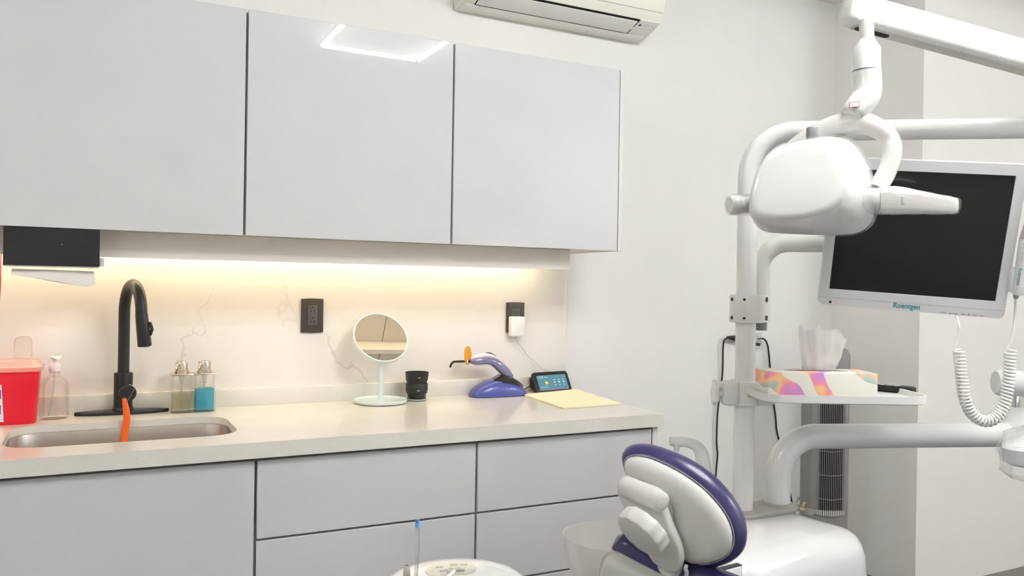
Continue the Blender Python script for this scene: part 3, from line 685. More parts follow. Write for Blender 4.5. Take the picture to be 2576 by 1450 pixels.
def smart_display():
    bl, br = at(1347, 989, 'Z', ZC), at(1436, 982.5, 'Z', ZC)
    bl.y -= .02; w_ = (br-bl); w_.y = min(w_.y, .03); w_.z = 0; W_ = w_.length*.99; ax = w_.normalized(); n0 = V((ax.y, -ax.x, 0)); tl = math.radians(27)
    ay = (V((0, 0, 1))*math.cos(tl) - n0*math.sin(tl)).normalized(); az = ax.cross(ay).normalized()
    if az.dot(n0) < 0: az = -az
    # slide so that the lower left corner lands where the photo has it
    o = at(1346, 990, 'Y', 2.748); o.z = ZC+.001; o = at(1346, 990, 'Z', ZC+.001); o = at(1352, 990, 'Y', 2.75)
    o.z = ZC+.0015; Hh = .085; W_ = .180
    t = thing('smart_display', 'small black smart display with a teal weather screen behind the yellow paper', 'smart display', o+ax*W_/2)
    ring = [o+ax*(x+W_/2)+ay*(y+Hh/2) for x, y in rrect(W_, Hh, .014, 6)]
    obj('case', prism(NB(), ring, az*-.010, .002), 'black_matt', t)
    rg = [[o+ax*(x+W_/2)+ay*(y+Hh/2)-az*.0095 for x, y in rrect(W_*.94, Hh*.9, .012, 5)], [V((p.x, p.y, ZC+.001+max(0, (p.z-ZC))*.55))-n0*.055 for p in [o+ax*(x+W_/2)+ay*(y+Hh/2) for x, y in rrect(W_*.8, Hh*.8, .012, 5)]]]
    obj('speaker_body', loft(NB(), rg), 'black_matt', t)
    ring = [o+ax*(x+W_*.505)+ay*(y+Hh*.47)+az*.0003 for x, y in rrect(W_*.82, Hh*.72, .003, 3)]
    sc_ = obj('screen', prism(NB(), ring, az*.0006), 'screen_teal', t); q = o+az*.0011
    Pt = lambda u, v: q+ax*(W_*(.505-.41+.82*u))+ay*(Hh*(.47-.36+.72*v))
    text('clock_digits', '12:20', .0125, Pt(.03, .80), ax, ay, 'screen_text', sc_)
    obj('status_dot', cyl(NB(), Pt(.275, .86), Pt(.275, .86)+az*.0003, .0016, seg=10), 'white_icon', sc_)
    obj('caption_line', fbox(NB(), Pt(.31, .86), ax, ay, az, (0, -.0011, 0), (.007, .0011, .0002)), 'screen_text', sc_)
    for k in range(5): obj('status_icon', cyl(NB(), Pt(.66+.065*k, .86), Pt(.66+.065*k, .86)+az*.0003, .0009, seg=8), 'screen_text', sc_)
    obj('sun_icon', cyl(NB(), Pt(.285, .48), Pt(.285, .48)+az*.0003, .0068, seg=20), 'sun_icon', sc_)
    for k in range(3):
        u = .565+.155*k
        obj('weather_icon', cyl(NB(), Pt(u, .50), Pt(u, .50)+az*.0003, .0028, seg=12), 'white_icon', sc_)
        for v_, l_ in ((.66, .0085), (.31, .0075)): obj('caption_line', fbox(NB(), Pt(u, v_), ax, ay, az, (-l_/2, -.0011, 0), (l_/2, .0011, .0002)), 'screen_text', sc_)
    obj('caption_line', fbox(NB(), Pt(.05, .2), ax, ay, az, (0, -.0006, 0), (.040, .0006, .0002)), 'screen_text', sc_)
    obj('progress_line', fbox(NB(), Pt(.01, .008), ax, ay, az, (0, 0, 0), (W_*.80, .0012, .0003)), 'pink_line', sc_)
    obj('camera_hole', cyl(NB(), o+ax*W_*.75+ay*Hh*.925+az*.0004, o+ax*W_*.75+ay*Hh*.925+az*.0008, .0022, seg=12), 'grey_plastic', t)
    return o+ax*W_*.42+ay*Hh*.55-az*.05
dj = smart_display()

def charger():
    y = WY-.0112; a, c = at(1285, 797, 'Y', y-.025), at(1317, 847, 'Y', y-.025)
    t = thing('usb_charger', 'white plug-in charger in the right outlet with a thin cable to the smart display', 'charger', ((a.x+c.x)/2, y-.02, c.z))
    obj('plug_body', box(NB(), (a.x, y-.040, c.z), (c.x, y-.0008, a.z), .006, 3), 'white_bright', t)
    x = (a.x+c.x)/2-.002
    pts = [V((x, y-.018, c.z+.002)), V((x, y-.018, c.z-.012)), at(1312, 873, 'Y', y-.016), at(1329, 897, 'Y', y-.012), at(1346, 911, 'Y', y-.012), at(1362, 928, 'Y', y-.02), at(1380, 937, 'Y', y-.03), dj]
    obj('cable', sweep(NB(), smooth_path(pts, 6), .0012, 8), 'light_grey', t)
charger()

def yellow_paper():
    c4 = [at(1317, 993.5, 'Z', ZC+.004), at(1416.5, 1027, 'Z', ZC+.004), at(1561, 1016.5, 'Z', ZC+.004), at(1449, 981, 'Z', ZC+.020)]
    t = thing('folded_cloth', 'pale yellow folded sheet lying flat on the worktop before the smart display', 'folded sheet', sum(c4, V())/4-V((0, 0, .004)))
    for lay in range(2):
        b = NB(); n = 18; top = []; z0 = ZC+.0004+.003*lay
        for i in range(n+1):
            row = []
            for j in range(n+1):
                u, v = i/n, j/n; p = (c4[0]*(1-u)+c4[1]*u)*(1-v)+(c4[3]*(1-u)+c4[2]*u)*v
                e = (v > .6)*(v-.6)*(.6+.4*math.sin(u*17))*.012
                row.append(V((p.x+(.003 if v == 1 else 0)*math.sin(u*21), p.y+(.003 if v == 1 else 0)*math.cos(u*17), z0+.0026+(p.z-ZC-.004)*(1 if lay else .75)+e*(.3 if lay else .1)+.0006*noise.noise(p*20))))
            top.append(row)
        ring_rows = [r + [V((p.x, p.y, p.z-.0024)) for p in reversed(r)] for r in top]
        loft(b, ring_rows); obj('fold', b, 'cream_paper', t, ang=60)
yellow_paper()

# ================================================================== air conditioner
def air_con():
    x0, x1 = at(1141, 24, 'Y', WY).x, at(1605, 110.7, 'Y', WY).x
    zb = at(1605, 110.7, 'Y', WY).z
    t = thing('air_conditioner', 'cream white split air conditioner on the wall above the cabinets', 'air conditioner', ((x0+x1)/2, WY-.1, zb))
    prof = [(WY-.001, zb), (2.800, zb+.002), (2.740, zb+.020), (2.690, zb+.040), (2.668, zb+.075), (2.655, zb+.125), (2.650, zb+.185), (2.655, zb+.24), (2.675, zb+.265), (2.71, zb+.275), (WY-.001, zb+.275)]
    cy_, cz_ = 2.76, zb+.14; rg = []
    for x, s in ((x0, .93), (x0+.006, .985), (x0+.018, 1), (x1-.018, 1), (x1-.006, .985), (x1, .93)):
        rg.append([V((x, WY-.001 if y > WY-.002 else WY-.001+(y-WY+.001)*s, cz_+(z-cz_)*s if y < WY-.002 else z)) for y, z in prof])
    obj('housing', loft(NB(), rg), 'ac_shell', t, ang=25)
    A, B = V((0, 2.800, zb+.002)), V((0, 2.690, zb+.040)); sl = (B-A).normalized(); n = V((0, sl.z*-1, sl.y)); n = -n if n.z > 0 else n
    n = V((1, 0, 0)).cross(sl); n = n if n.z < 0 else -n
    S = lambda px, py: (onp(px, py, A, n)-A)
    q = [S(1203, -1), S(1196, 9.6), S(1579, 82), S(1602, 52)]
    xa, xb = (q[0].x+q[1].x)/2, (q[2].x+q[3].x)/2; s0 = q[2].dot(sl); s1 = q[3].dot(sl)
    fb = lambda a, c, h0, h1, bev=0: fbox(NB(), A, V((1, 0, 0)), sl, n, (a[0], a[1], h0), (c[0], c[1], h1), bev)
    obj('outlet_slot', fb((xa-.004, s0-.004), (xb+.006, s1+.010), -.012, .0022), 'fan_dark', t)
    obj('outlet_surround', fb((x0+.02, s0-.034), (x1-.02, s0-.005), -.01, .003, .001), 'ac_inner', t)
    obj('louver', fb((xa, s0+.001), (xb, s1), .0005, .005, .0015), 'ac_inner', t)
    for k in range(3):
        xx = xa+(xb-xa)*(.03+.47*k); obj('louver_pivot', fb((xx, s0-.004), (xx+.012, s0+.002), 0, .0045), 'mid_grey', t)
    cp = obj('control_panel', fb((xb+.008, s0-.004), (x1-.024, s1+.012), -.002, .0028, .001), 'ac_inner', t)
    p = S(1609, 62); obj('receiver_window', fb((p.x-.005, p.dot(sl)-.005), (p.x+.006, p.dot(sl)+.006), .002, .0034), 'dark_print', cp)
    for px, py in ((1621, 63), (1630, 65), (1640, 67), (1616, 71), (1626, 72), (1634, 74)):
        p = S(px, py); obj('indicator', fb((p.x-.0015, p.dot(sl)-.002), (p.x+.0015, p.dot(sl)+.002), .002, .0032), 'mid_grey', cp)
    for px, py in ((1621, 60), (1629, 61.5), (1639, 64)):
        p = S(px, py); obj('indicator_text', fb((p.x-.005, p.dot(sl)-.0008), (p.x+.004, p.dot(sl)+.0008), .002, .0031), 'mid_grey', cp)
    obj('panel_seam', box(NB(), (x0+.01, 2.6665, zb+.0745), (x1-.012, 2.672, zb+.0765)), 'mid_grey', t)
    for px, py in ((1290, 51), (1482, 88)):
        p = at(px, py, 'Y', WY-.03); obj('clip', box(NB(), (p.x-.012, WY-.045, zb-.003), (p.x+.012, WY-.02, zb+.003), .002), 'ac_inner', t)
    for k in range(4): obj('side_vent', box(NB(), (x0+.006, 2.71+.001*k, zb+.045+.012*k), (x0+.020, 2.725, zb+.049+.012*k)), 'mid_grey', t)
air_con()

# ================================================================== dental unit (cuspidor cabinet, pole, arms)
D0 = 1.90
rh = V((math.cos(YAW), -math.sin(YAW), 0)); fh = V((math.sin(YAW), math.cos(YAW), 0)); UP = V((0, 0, 1))
pole = G(1873, 1000, D0); PX, PY = pole.x, pole.y
ZT = G(1869, 1297, D0).z
PR = .0232
def dental_unit():
    t = thing('dental_unit', 'white dental cuspidor cabinet with upright pole and curved arms', 'dental unit', (PX, PY, 0))
    a6 = math.radians(6.5); e1 = V((math.cos(a6), math.sin(a6), 0)); e2 = V((-math.sin(a6), math.cos(a6), 0))
    # body: rounded box, its right face where the photo has it
    w_, dp = .47, .30
    cr = G(2085, 1400, 1.90); cen = V((cr.x, cr.y, 0)) - e1*(w_/2) + e2*.02
    def ring(z, ins, r): return [cen+e1*x+e2*y+UP*z for x, y in rrect(w_-2*ins, dp-2*ins, r, 8)]
    zs = [(.03, .03, .06), (.05, .012, .07), (.30, .0, .075), (ZT-.10, .0, .075), (ZT-.055, .002, .075), (ZT-.030, .009, .07), (ZT-.014, .020, .06), (ZT-.004, .036, .045), (ZT, .055, .03)]
    obj('body', loft(NB(), [ring(*z) for z in zs]), 'white_gloss', t, ang=50)
    obj('plinth', loft(NB(), [ring(0, .04, .05), ring(.031, .04, .05)]), 'plinth', t)
    fr = lambda u: cen-e2*(dp/2)+e1*u
    zseam = ZT-.095
    obj('seam', loft(NB(), [ring(zseam-.0012, -.0008, .0755), ring(zseam+.0012, -.0008, .0755)]), 'light_grey', t)
    # drawer front
    dx = (onp(1866, 1420, fr(0), e2)-fr(0)).dot(e1); zt_ = onp(1866, 1421, fr(0), e2).z
    dr = obj('drawer', fbox(NB(), fr(0), e1, e2, UP, (dx-.23, -.0022, zt_-.17), (dx-.002, .01, zt_-.0022), .0015, 2), 'white_gloss', t)
    obj('drawer_gap', fbox(NB(), fr(0), e1, e2, UP, (dx-.232, -.0006, zt_-.172), (dx, .012, zt_)), 'dark_gap', t)
    # grey mounting plate around pole and arm feet
    p0 = V((PX, PY, ZT)); p1 = at(1955, 1281, 'Z', ZT); d = (p1-p0).normalized(); s = V((d.y, -d.x, 0)); pl = []
    for k in range(13): a = math.pi*k/12; pl.append(p1+d*(.050*math.sin(a))+s*(.047*math.cos(a)))
    for k in range(13): a = math.pi*k/12; pl.append(p0-d*(.042*math.sin(a))-s*(.040*math.cos(a)))
    obj('mounting_plate', prism(NB(), [p-UP*.001 for p in pl], UP*.013, .005), 'mid_grey', t)
    obj('collar', lathe(NB(), p0+UP*.0105, [(PR+.010, 0), (PR+.006, .004), (PR+.001, .005)], 28), 'mid_grey', t)
    obj('collar', lathe(NB(), p1+UP*.0105, [(.039, 0), (.036, .006), (.031, .007)], 32), 'mid_grey', t)
    # main pole bending into the top arm
    zA = G(2150, 334, D0-.012).z; R = .105
    e = at(2576, 322.5, 'Z', zA); tgt = V((e.x, e.y, 0)); dr_ = (tgt-V((PX, PY, 0))).normalized()
    pts = [V((PX, PY, ZT)), V((PX, PY, 1.0)), V((PX, PY, 1.3)), V((PX, PY, zA-R-.03)), V((PX, PY, zA-R))]
    for k in range(1, 13):
        a = math.pi/2*k/12; pts.append(V((PX, PY, zA-R))+dr_*(R-R*math.cos(a))+UP*(R*math.sin(a)))
    lb_ = G(2900, 252, 1.80)-V((PX, PY, 0)); lb_.z = 0; end = V((PX, PY, zA))+dr_*lb_.dot(dr_); pts += [V((PX, PY, zA))+dr_*(R+.1), V((PX, PY, zA))+dr_*.6, end]
    obj('pole', sweep(NB(), pts, PR, 28), 'white_gloss', t)
    # heavy arm to the instrument table
    zB = G(2110, 1101, 1.965).z; R = .095; e = at(2540, 1094, 'Z', zB); q = V((p1.x, p1.y, 0)); dB = (V((e.x, e.y, 0))-q).normalized(); LB = (V((e.x, e.y, 0))-q).length
    pts = [p1+UP*.005, V((q.x, q.y, zB-R-.04)), V((q.x, q.y, zB-R))]
    for k in range(1, 13):
        a = math.pi/2*k/12; pts.append(V((q.x, q.y, zB-R))+dB*(R-R*math.cos(a))+UP*(R*math.sin(a)))
    pts += [V((q.x, q.y, zB))+dB*(LB*.6), V((q.x, q.y, zB))+dB*(LB-.01)]
    obj('lower_arm', sweep(NB(), pts, .0300, 28), 'white_gloss', t)
    # joint at its end, chrome pin and the next arm running out to the right
    j = V((q.x, q.y, zB))+dB*LB; j = at(2557, 1060, 'Y', j.y); j = V((j.x, j.y, zB))
    jt = obj('arm_joint', lathe(NB(), j-UP*.036, [(.034, 0), (.037, .004), (.037, .045), (.030, .066), (.0235, .078), (.0225, .098), (.0225, .104)], 28), 'white_gloss', t)
    obj('pin', cyl(NB(), j+UP*.066, j+UP*.100, .0165, seg=20), 'chrome', jt)
    k0 = G(2494, 957, 1.99); dirk = (rh*1.0+fh*-.12+UP*-.045).normalized(); k0 = j+UP*.127-dirk*.052; zK = k0.z
    k1 = k0+dirk*.62
    ua = obj('upper_arm', sweep(NB(), [k0, k0+dirk*.006, k0+dirk*.012, k1], [.028, .0325, .034, .034], 28), 'white_gloss', t)
    obj('screw', lathe(NB(), k0+dirk*.022-fh*.0325-UP*.010, [(.0045, 0), (.0045, .002), (.002, .004)], 14, -fh), 'chrome', ua)
    # cup filler spout
    ds = 1.93; S_ = lambda x, y: G(x, y, ds)
    foot = S_(1774, 1240); foot = V((foot.x, foot.y, ZT-.004))
    path = smooth_path([foot, V((foot.x, foot.y, ZT+.03)), S_(1770, 1190), S_(1766, 1148), S_(1753, 1124), S_(1731, 1114), S_(1706, 1112), S_(1685, 1111)], 5)
    sp = obj('spout', sweep(NB(), path, lerpl([.0205, .0195, .0185, .0165, .0135, .0118, .0122, .0100], 5), 20, up=fh), 'white_gloss', t)
    n0 = S_(1702, 1118); obj('nozzle', lathe(NB(), n0, [(.0095, 0), (.0085, -.008), (.0065, -.010), (.006, -.016), (.0045, -.017), (.0042, -.022)], 18), 'white_plastic', sp)
    # cuspidor bowl
    zr = .745; bc = at(1541, 1348, 'Z', zr); rB = (at(1541, 1348, 'Z', zr)-at(1415, 1346, 'Z', zr)).length
    b = NB(); prof = [(.035, -.150), (.05, -.146), (rB*.62, -.125), (rB*.82, -.085), (rB*.94, -.045), (rB*.985, 0), (rB, .001), (rB*.975, 0), (rB*.925, -.045), (rB*.80, -.083), (rB*.6, -.120), (.05, -.140)]
    lathe(b, bc, prof, 56, cap=False); bo = obj('bowl', b, 'frosted_bowl', t)
    ba = obj('bowl_support', lathe(NB(), bc, [(.05, -.30), (.06, -.29), (.055, -.17), (.045, -.146)], 28), 'white_plastic', t)
    mid = V((bc.x, bc.y, .52)); tc_ = cen-e1*(w_/2-.03)+UP*.50
    obj('bowl_bracket', fbox(NB(), mid, (V((tc_.x, tc_.y, 0))-V((mid.x, mid.y, 0))).normalized(), (V((tc_.x, tc_.y, 0))-V((mid.x, mid.y, 0))).normalized().cross(UP)*-1, UP, (-.05, -.05, -.08), ((V((tc_.x, tc_.y, 0))-V((mid.x, mid.y, 0))).length, .05, .02), .012, 3), 'white_plastic', t)
    # toggle switches and printed marks on the top right
    for px, py, hh, m1 in ((2003, 1264, .018, 'chrome'), (2018, 1277, .018, 'brass')):
        f = at(px, py+6, 'Z', ZT-.001); sw = obj('switch', lathe(NB(), f-UP*.001, [(.007, 0), (.007, .003), (.004, .005)], 14), 'brass', t)
        obj('switch_lever', sweep(NB(), [f+UP*.003, f+UP*hh+rh*.006], [.002, .0042], 10), m1, sw)
    for px, py, l in ((2010, 1276, .016), (2008, 1283, .012), (2034, 1286, .016), (2029, 1291, .006), (2040, 1294, .012), (2054, 1290, .024)):
        f = at(px, py, 'Z', ZT-.004); 
        obj('print_mark', fbox(NB(), f+UP*.0005, (rh-fh*.4).normalized(), UP.cross((rh-fh*.4).normalized()), UP, (-l/2, -.002, -.003), (l/2, .002, .0048)), 'mid_grey', t)
    return end, dr_, zA, k1, dirk, t
PEND, PDIR, PZA, TEND, TDIR, UNIT = dental_unit()

# clamp block and monitor arm
MT = G(1912, 760, 1.955)
def monitor_arm():
    t = UNIT
    z0, z1 = G(1880, 812, D0).z, G(1880, 742, D0).z
    p0 = V((PX, PY, z0)); p1 = V((MT.x, MT.y, z0)); d = (p1-p0).normalized(); s = V((d.y, -d.x, 0)); pl = []
    for k in range(13): a = math.pi*k/12; pl.append(p1+d*(.024*math.sin(a))+s*(.024*math.cos(a)))
    for k in range(13): a = math.pi*k/12; pl.append(p0-d*(.038*math.sin(a))-s*(.038*math.cos(a)))
    cl = obj('pole_clamp', prism(NB(), pl, UP*(z1-z0), .0025), 'white_gloss_warm', t)
    sc_ = s if s.dot(CF) < 0 else -s
    for zf in (.17, .83):
        pz = z0+(z1-z0)*zf
        for ang, r in ((-72, .0045), (-22, .0030)):
            a_ = math.radians(ang); nn = (-fh*math.cos(a_)+rh*math.sin(a_)).normalized(); c = V((PX, PY, pz))+nn*.0345
            obj('screw_hole', lathe(NB(), c, [(r, 0), (r, .0040), (r*.5, .0042)], 14, nn), 'black_matt', cl)
        c = V((PX, PY, pz)).lerp(V((MT.x, MT.y, pz)), .55)+sc_*.0270
        obj('screw_hole', lathe(NB(), c, [(.0062, 0), (.0062, .0055), (.003, .0057)], 16, sc_), 'black_matt', cl)
    zA = G(2010, 612, 1.93).z; R = .062; e = at(2075, 616, 'Z', zA); dr_ = (G(2230, 610, 1.88)-V((MT.x, MT.y, 0))); dr_.z = 0; dr_.normalize()
    pts = [V((MT.x, MT.y, z1-.004)), V((MT.x, MT.y, zA-R-.02)), V((MT.x, MT.y, zA-R))]
    for k in range(1, 13):
        a = math.pi/2*k/12; pts.append(V((MT.x, MT.y, zA-R))+dr_*(R-R*math.cos(a))+UP*(R*math.sin(a)))
    pts.append(V((MT.x, MT.y, zA))+dr_*.34)
    obj('monitor_arm', sweep(NB(), pts, .0212, 24), 'white_gloss_warm', t)
    obj('lower_pin', cyl(NB(), V((MT.x-.002, MT.y, z0-.020)), V((MT.x-.002, MT.y, z0+.004)), .0185, seg=24), 'grey_plastic', t)
    return pts[-1]
MAE = monitor_arm()

# ================================================================== monitor
mh = (CR*.967+CU*-.0803+CF*.2417*-1).normalized(); mv = (CR*.0187+CU*.9734+CF*-.2285); mv = (mv-mh*mv.dot(mh)).normalized(); mn = mh.cross(mv).normalized()
if mn.dot(CF) > 0: mn = -mn
MP0 = G(2300, 600, 1.772); MB = onp(2086, 727.2, MP0, mn)
def monitor():
    sw, sh = .338, .270
    t = thing('monitor', 'white framed monitor with a blank black screen on the dental unit', 'monitor', MB+mh*sw/2)
    Pm = lambda x, y, z=0: MB+mh*x+mv*y+mn*z
    L, Rr, B, T = -.0203, .3600, -.0380, .2945
    W_, H_ = Rr-L, T-B
    outer = [Pm(L+W_/2+x, B+H_/2+y) for x, y in rrect(W_, H_, .011, 6)]
    def rect_pts(n, x0, y0, x1, y1):
        return None
    # bezel front: frame with an opening, recessed screen
    inner = [Pm(sw/2+x, sh/2+y) for x, y in rrect(sw, sh, .0006, 6)]
    b = NB(); c = Pm(L+W_/2, B+H_/2)
    loft(b, [[p-mn*.006 for p in inner], inner, [c+(p-c)*.993 for p in outer], [p-mn*.004 for p in outer], [p-mn*.022 for p in outer], [c+(p-c)*.93-mn*.034 for p in outer]], cap=False)
    b.faces.new([v for v in b.verts][-len(outer):]); bz = obj('bezel', b, 'monitor_shell', t, ang=25)
    obj('screen', prism(NB(), [p-mn*.0055 for p in inner], mn*.0020), 'screen_black', t)
    obj('seam', fbox(NB(), Pm(L+.001, -.0190), mh, mv, mn, (0, -.0004, -.001), (W_-.002, .0004, .0002)), 'mid_grey', bz)
    obj('sensor_eye', cyl(NB(), Pm(.0055, -.0297, -.001), Pm(.0055, -.0297, .0006), .0029, seg=16), 'outlet_brown', bz)
    obj('power_light', cyl(NB(), Pm(.0216, -.0297, -.001), Pm(.0216, -.0297, .0005), .0014, seg=12), 'red_dot', bz)
    text('logo_text', 'Roentgen', .0163, Pm(.1365, -.0310), mh, mv, 'teal_print', bz, bold=.0004, sx=.88)
    for s, x in (('STANDBY', .2325), ('CH', .2570), ('VOL', .2795), ('MENU', .2985), ('INPUT', .3115)):
        text('button_text', s, .0038, Pm(x, -.0352), mh, mv, 'dark_print', bz, sx=.8)
    for x, dd in ((.2528, -1), (.2655, 1), (.2770, -1), (.2910, 1)):
        b = NB(); v = [b.verts.new(Pm(x-.0025*dd, -.0350, .0003)), b.verts.new(Pm(x+.0030*dd, -.0338, .0003)), b.verts.new(Pm(x-.0025*dd, -.0326, .0003))]; b.faces.new(v)
        obj('arrow_mark', b, 'dark_print', bz, flat=True)
    # mount behind
    q = Pm(sw*.5, sh*.55, -.034)
    obj('mount_plate', prism(NB(), [q+mh*x+mv*y for x, y in rrect(.11, .11, .01)], mn*-.012), 'grey_plastic', t)
    obj('mount_neck', sweep(NB(), smooth_path([q-mn*.01, q-mn*.04, MAE.lerp(q-mn*.05, .3), MAE], 4), .018, 18), 'white_gloss_warm', t)
    return Pm
Pm = monitor()

# intra-oral camera on the right edge of the monitor with its coiled cord
def oral_camera():
    zz = -.012
    Q = lambda x, y, e=.006: onp(x, y, MP0+mn*e, mn)
    o = Q(2556, 735); t = thing('oral_camera', 'white intraoral camera handpiece clipped to the monitor with a coiled white cord', 'camera', o)
    # holder and handle run along the monitor edge
    a, c = Q(2556, 742, .012), Q(2592, 560, .012)
    hd = obj('holder', sweep(NB(), [Q(2549, 737), Q(2552, 730), Q(2558, 684), Q(2562, 674)], [.011, .0135, .0135, .012], 20), 'white_plastic', t)
    hp = obj('handle', sweep(NB(), smooth_path([Q(2562, 740, .016), Q(2565, 720, .018), Q(2576, 640, .018), Q(2582, 602, .018)], 4), lerpl([.0105, .0125, .0135, .013], 4), 20), 'white_gloss', t)
    obj('grey_neck', sweep(NB(), [Q(2582, 603, .018), Q(2588, 575, .017), Q(2600, 520, .014), Q(2606, 470, .012)], [.0132, .011, .008, .0065], 18), 'mid_grey', t)
    d_ = (Q(2582, 602)-Q(2562, 740)).normalized(); s_ = d_.cross(-CF).normalized()
    text('logo_text', 'Roentgen', .0120, Q(2562.5, 675, .033)-mn*0, -d_, s_*-1 if s_.dot(CR) < 0 else s_, 'teal_print', hp, bold=.0002, sx=.8)
    for py in (612, 624, 637, 649):
        p = Q(2572-(py-612)*.12, py, .0325); obj('button_mark', fbox(NB(), p, CR, CU, -CF, (-.001, -.0007, -.001), (.006, .0007, .0003)), 'mid_grey', hp)
    obj('cord_boot', sweep(NB(), [Q(2559, 737, .014), Q(2556, 744, .013), Q(2555, 751, .012)], [.0062, .006, .0042], 14), 'grey_plastic', t)
    # straight tails and the coil
    dq = lambda x, y: onp(x, y, MP0+mn*.004, V((CF.x, CF.y, 0)).normalized()*-1)
    tailA = smooth_path([Pm(.267, -.036, -.012), dq(2412, 815), dq(2412, 840), dq(2406, 860), dq(2401, 882)], 5)
    tailB = smooth_path([Q(2555, 750, .012), dq(2553, 790), dq(2549, 830), dq(2543, 858), dq(2533, 880)], 5)
    cl = smooth_path([dq(2412, 880), dq(2416, 920), dq(2420, 960), dq(2426, 1000), dq(2440, 1035), dq(2463, 1056), dq(2488, 1060), dq(2512, 1045), dq(2528, 1010), dq(2536, 965), dq(2540, 920), dq(2541, 880)], 40)
    L = [0]
    for i in range(1, len(cl)): L.append(L[-1]+(cl[i]-cl[i-1]).length)
    turns = 47; n = turns*14; pts = []; j = 0; s, u = frame((cl[1]-cl[0]), fh)
    for k in range(n+1):
        tt = L[-1]*k/n
        while j < len(L)-2 and L[j+1] < tt: j += 1
        p = cl[j].lerp(cl[j+1], (tt-L[j])/max(1e-9, L[j+1]-L[j])); d = (cl[j+1]-cl[j]).normalized()
        s = (s-d*s.dot(d)).normalized(); u = s.cross(d); a = 2*math.pi*k/14
        pts.append(p+s*(.0105*math.cos(a))+u*(.0105*math.sin(a)))
    obj('coiled_cord', sweep(NB(), tailA+pts[2:-2]+list(reversed(tailB)), .0026, 8), 'white_gloss_warm', t)
oral_camera()

# ================================================================== tray on the pole with tissue box and remote
ZTR = G(2070, 996, 1.715).z      # rim height
def tray():
    t = thing('side_tray', 'white oval-cornered tray clamped to the dental pole', 'tray', (PX, PY, ZTR-.02))
    fL = at(1888, 978, 'Z', ZTR); fR = at(2291, 984, 'Z', ZTR); f1 = at(2071, 996.3, 'Z', ZTR); bk = at(2150, 960, 'Z', ZTR)
    d0 = (f1).dot(fh); d1 = 1.965; xl = fL.dot(rh); xr = fR.dot(rh)
    c = rh*((xl+xr)/2)+fh*((d0+d1)/2); W_, D_ = xr-xl, d1-d0
    def ring(z, ins, r): return [c+rh*x+fh*y+UP*z for x, y in rrect(W_-2*ins, D_-2*ins, r, 10)]
    b = NB(); loft(b, [ring(ZTR-.018, .05, .02), ring(ZTR-.018, .004, .051), ring(ZTR-.016, 0, .055), ring(ZTR, 0, .055), ring(ZTR, .004, .051), ring(ZTR-.012, .006, .049), ring(ZTR-.012, .05, .02)], cap=True)
    obj('tray_plate', b, 'white_plastic', t)
    z0, z1 = G(1860, 1018, D0).z, G(1860, 958, D0).z
    cl = obj('clamp', lathe(NB(), V((PX, PY, z0)), [(.034, 0), (.036, .002), (.036, z1-z0-.002), (.034, z1-z0)], 28), 'white_plastic', t)
    side = -rh
    obj('clamp_ear', fbox(NB(), V((PX, PY, z0)), side, side.cross(UP), UP, (.02, -.036, 0), (.058, .012, z1-z0), .010, 3), 'white_plastic', cl)
    kn = V((PX, PY, (z0+z1)/2))+side*.058-fh*.014
    k1 = obj('knob_shaft', cyl(NB(), kn-side*.02, kn+side*.012, .0115, seg=18), 'white_bright', cl)
    lob = [kn+side*.010+fh*((.0225+.004*math.cos(5*a))*math.cos(a))+UP*((.0265+.004*math.cos(5*a))*math.sin(a)) for a in [2*math.pi*k/60 for k in range(60)]]
    obj('knob', prism(NB(), lob, side*.010, .003), 'white_bright', cl)
    obj('arm_plate', fbox(NB(), V((PX, PY, z0)), rh, -fh, UP, (.022, -.03, .002), (.06, .034, z1-z0-.002), .006, 2), 'white_plastic', t)
    obj('arm_rib', fbox(NB(), V((PX, PY, ZTR-.03)), rh, -fh, UP, (.03, -.012, -.004), (.12, .02, .013), .004), 'white_plastic', t)
    obj('clamp_bolt', cyl(NB(), V((PX, PY, (z0+z1)/2-.004))-fh*.037-rh*.002, V((PX, PY, (z0+z1)/2-.004))-fh*.037+rh*.03, .003, seg=10), 'brass', cl)
    return d0
TD0 = tray()
ZTF = ZTR-.0118
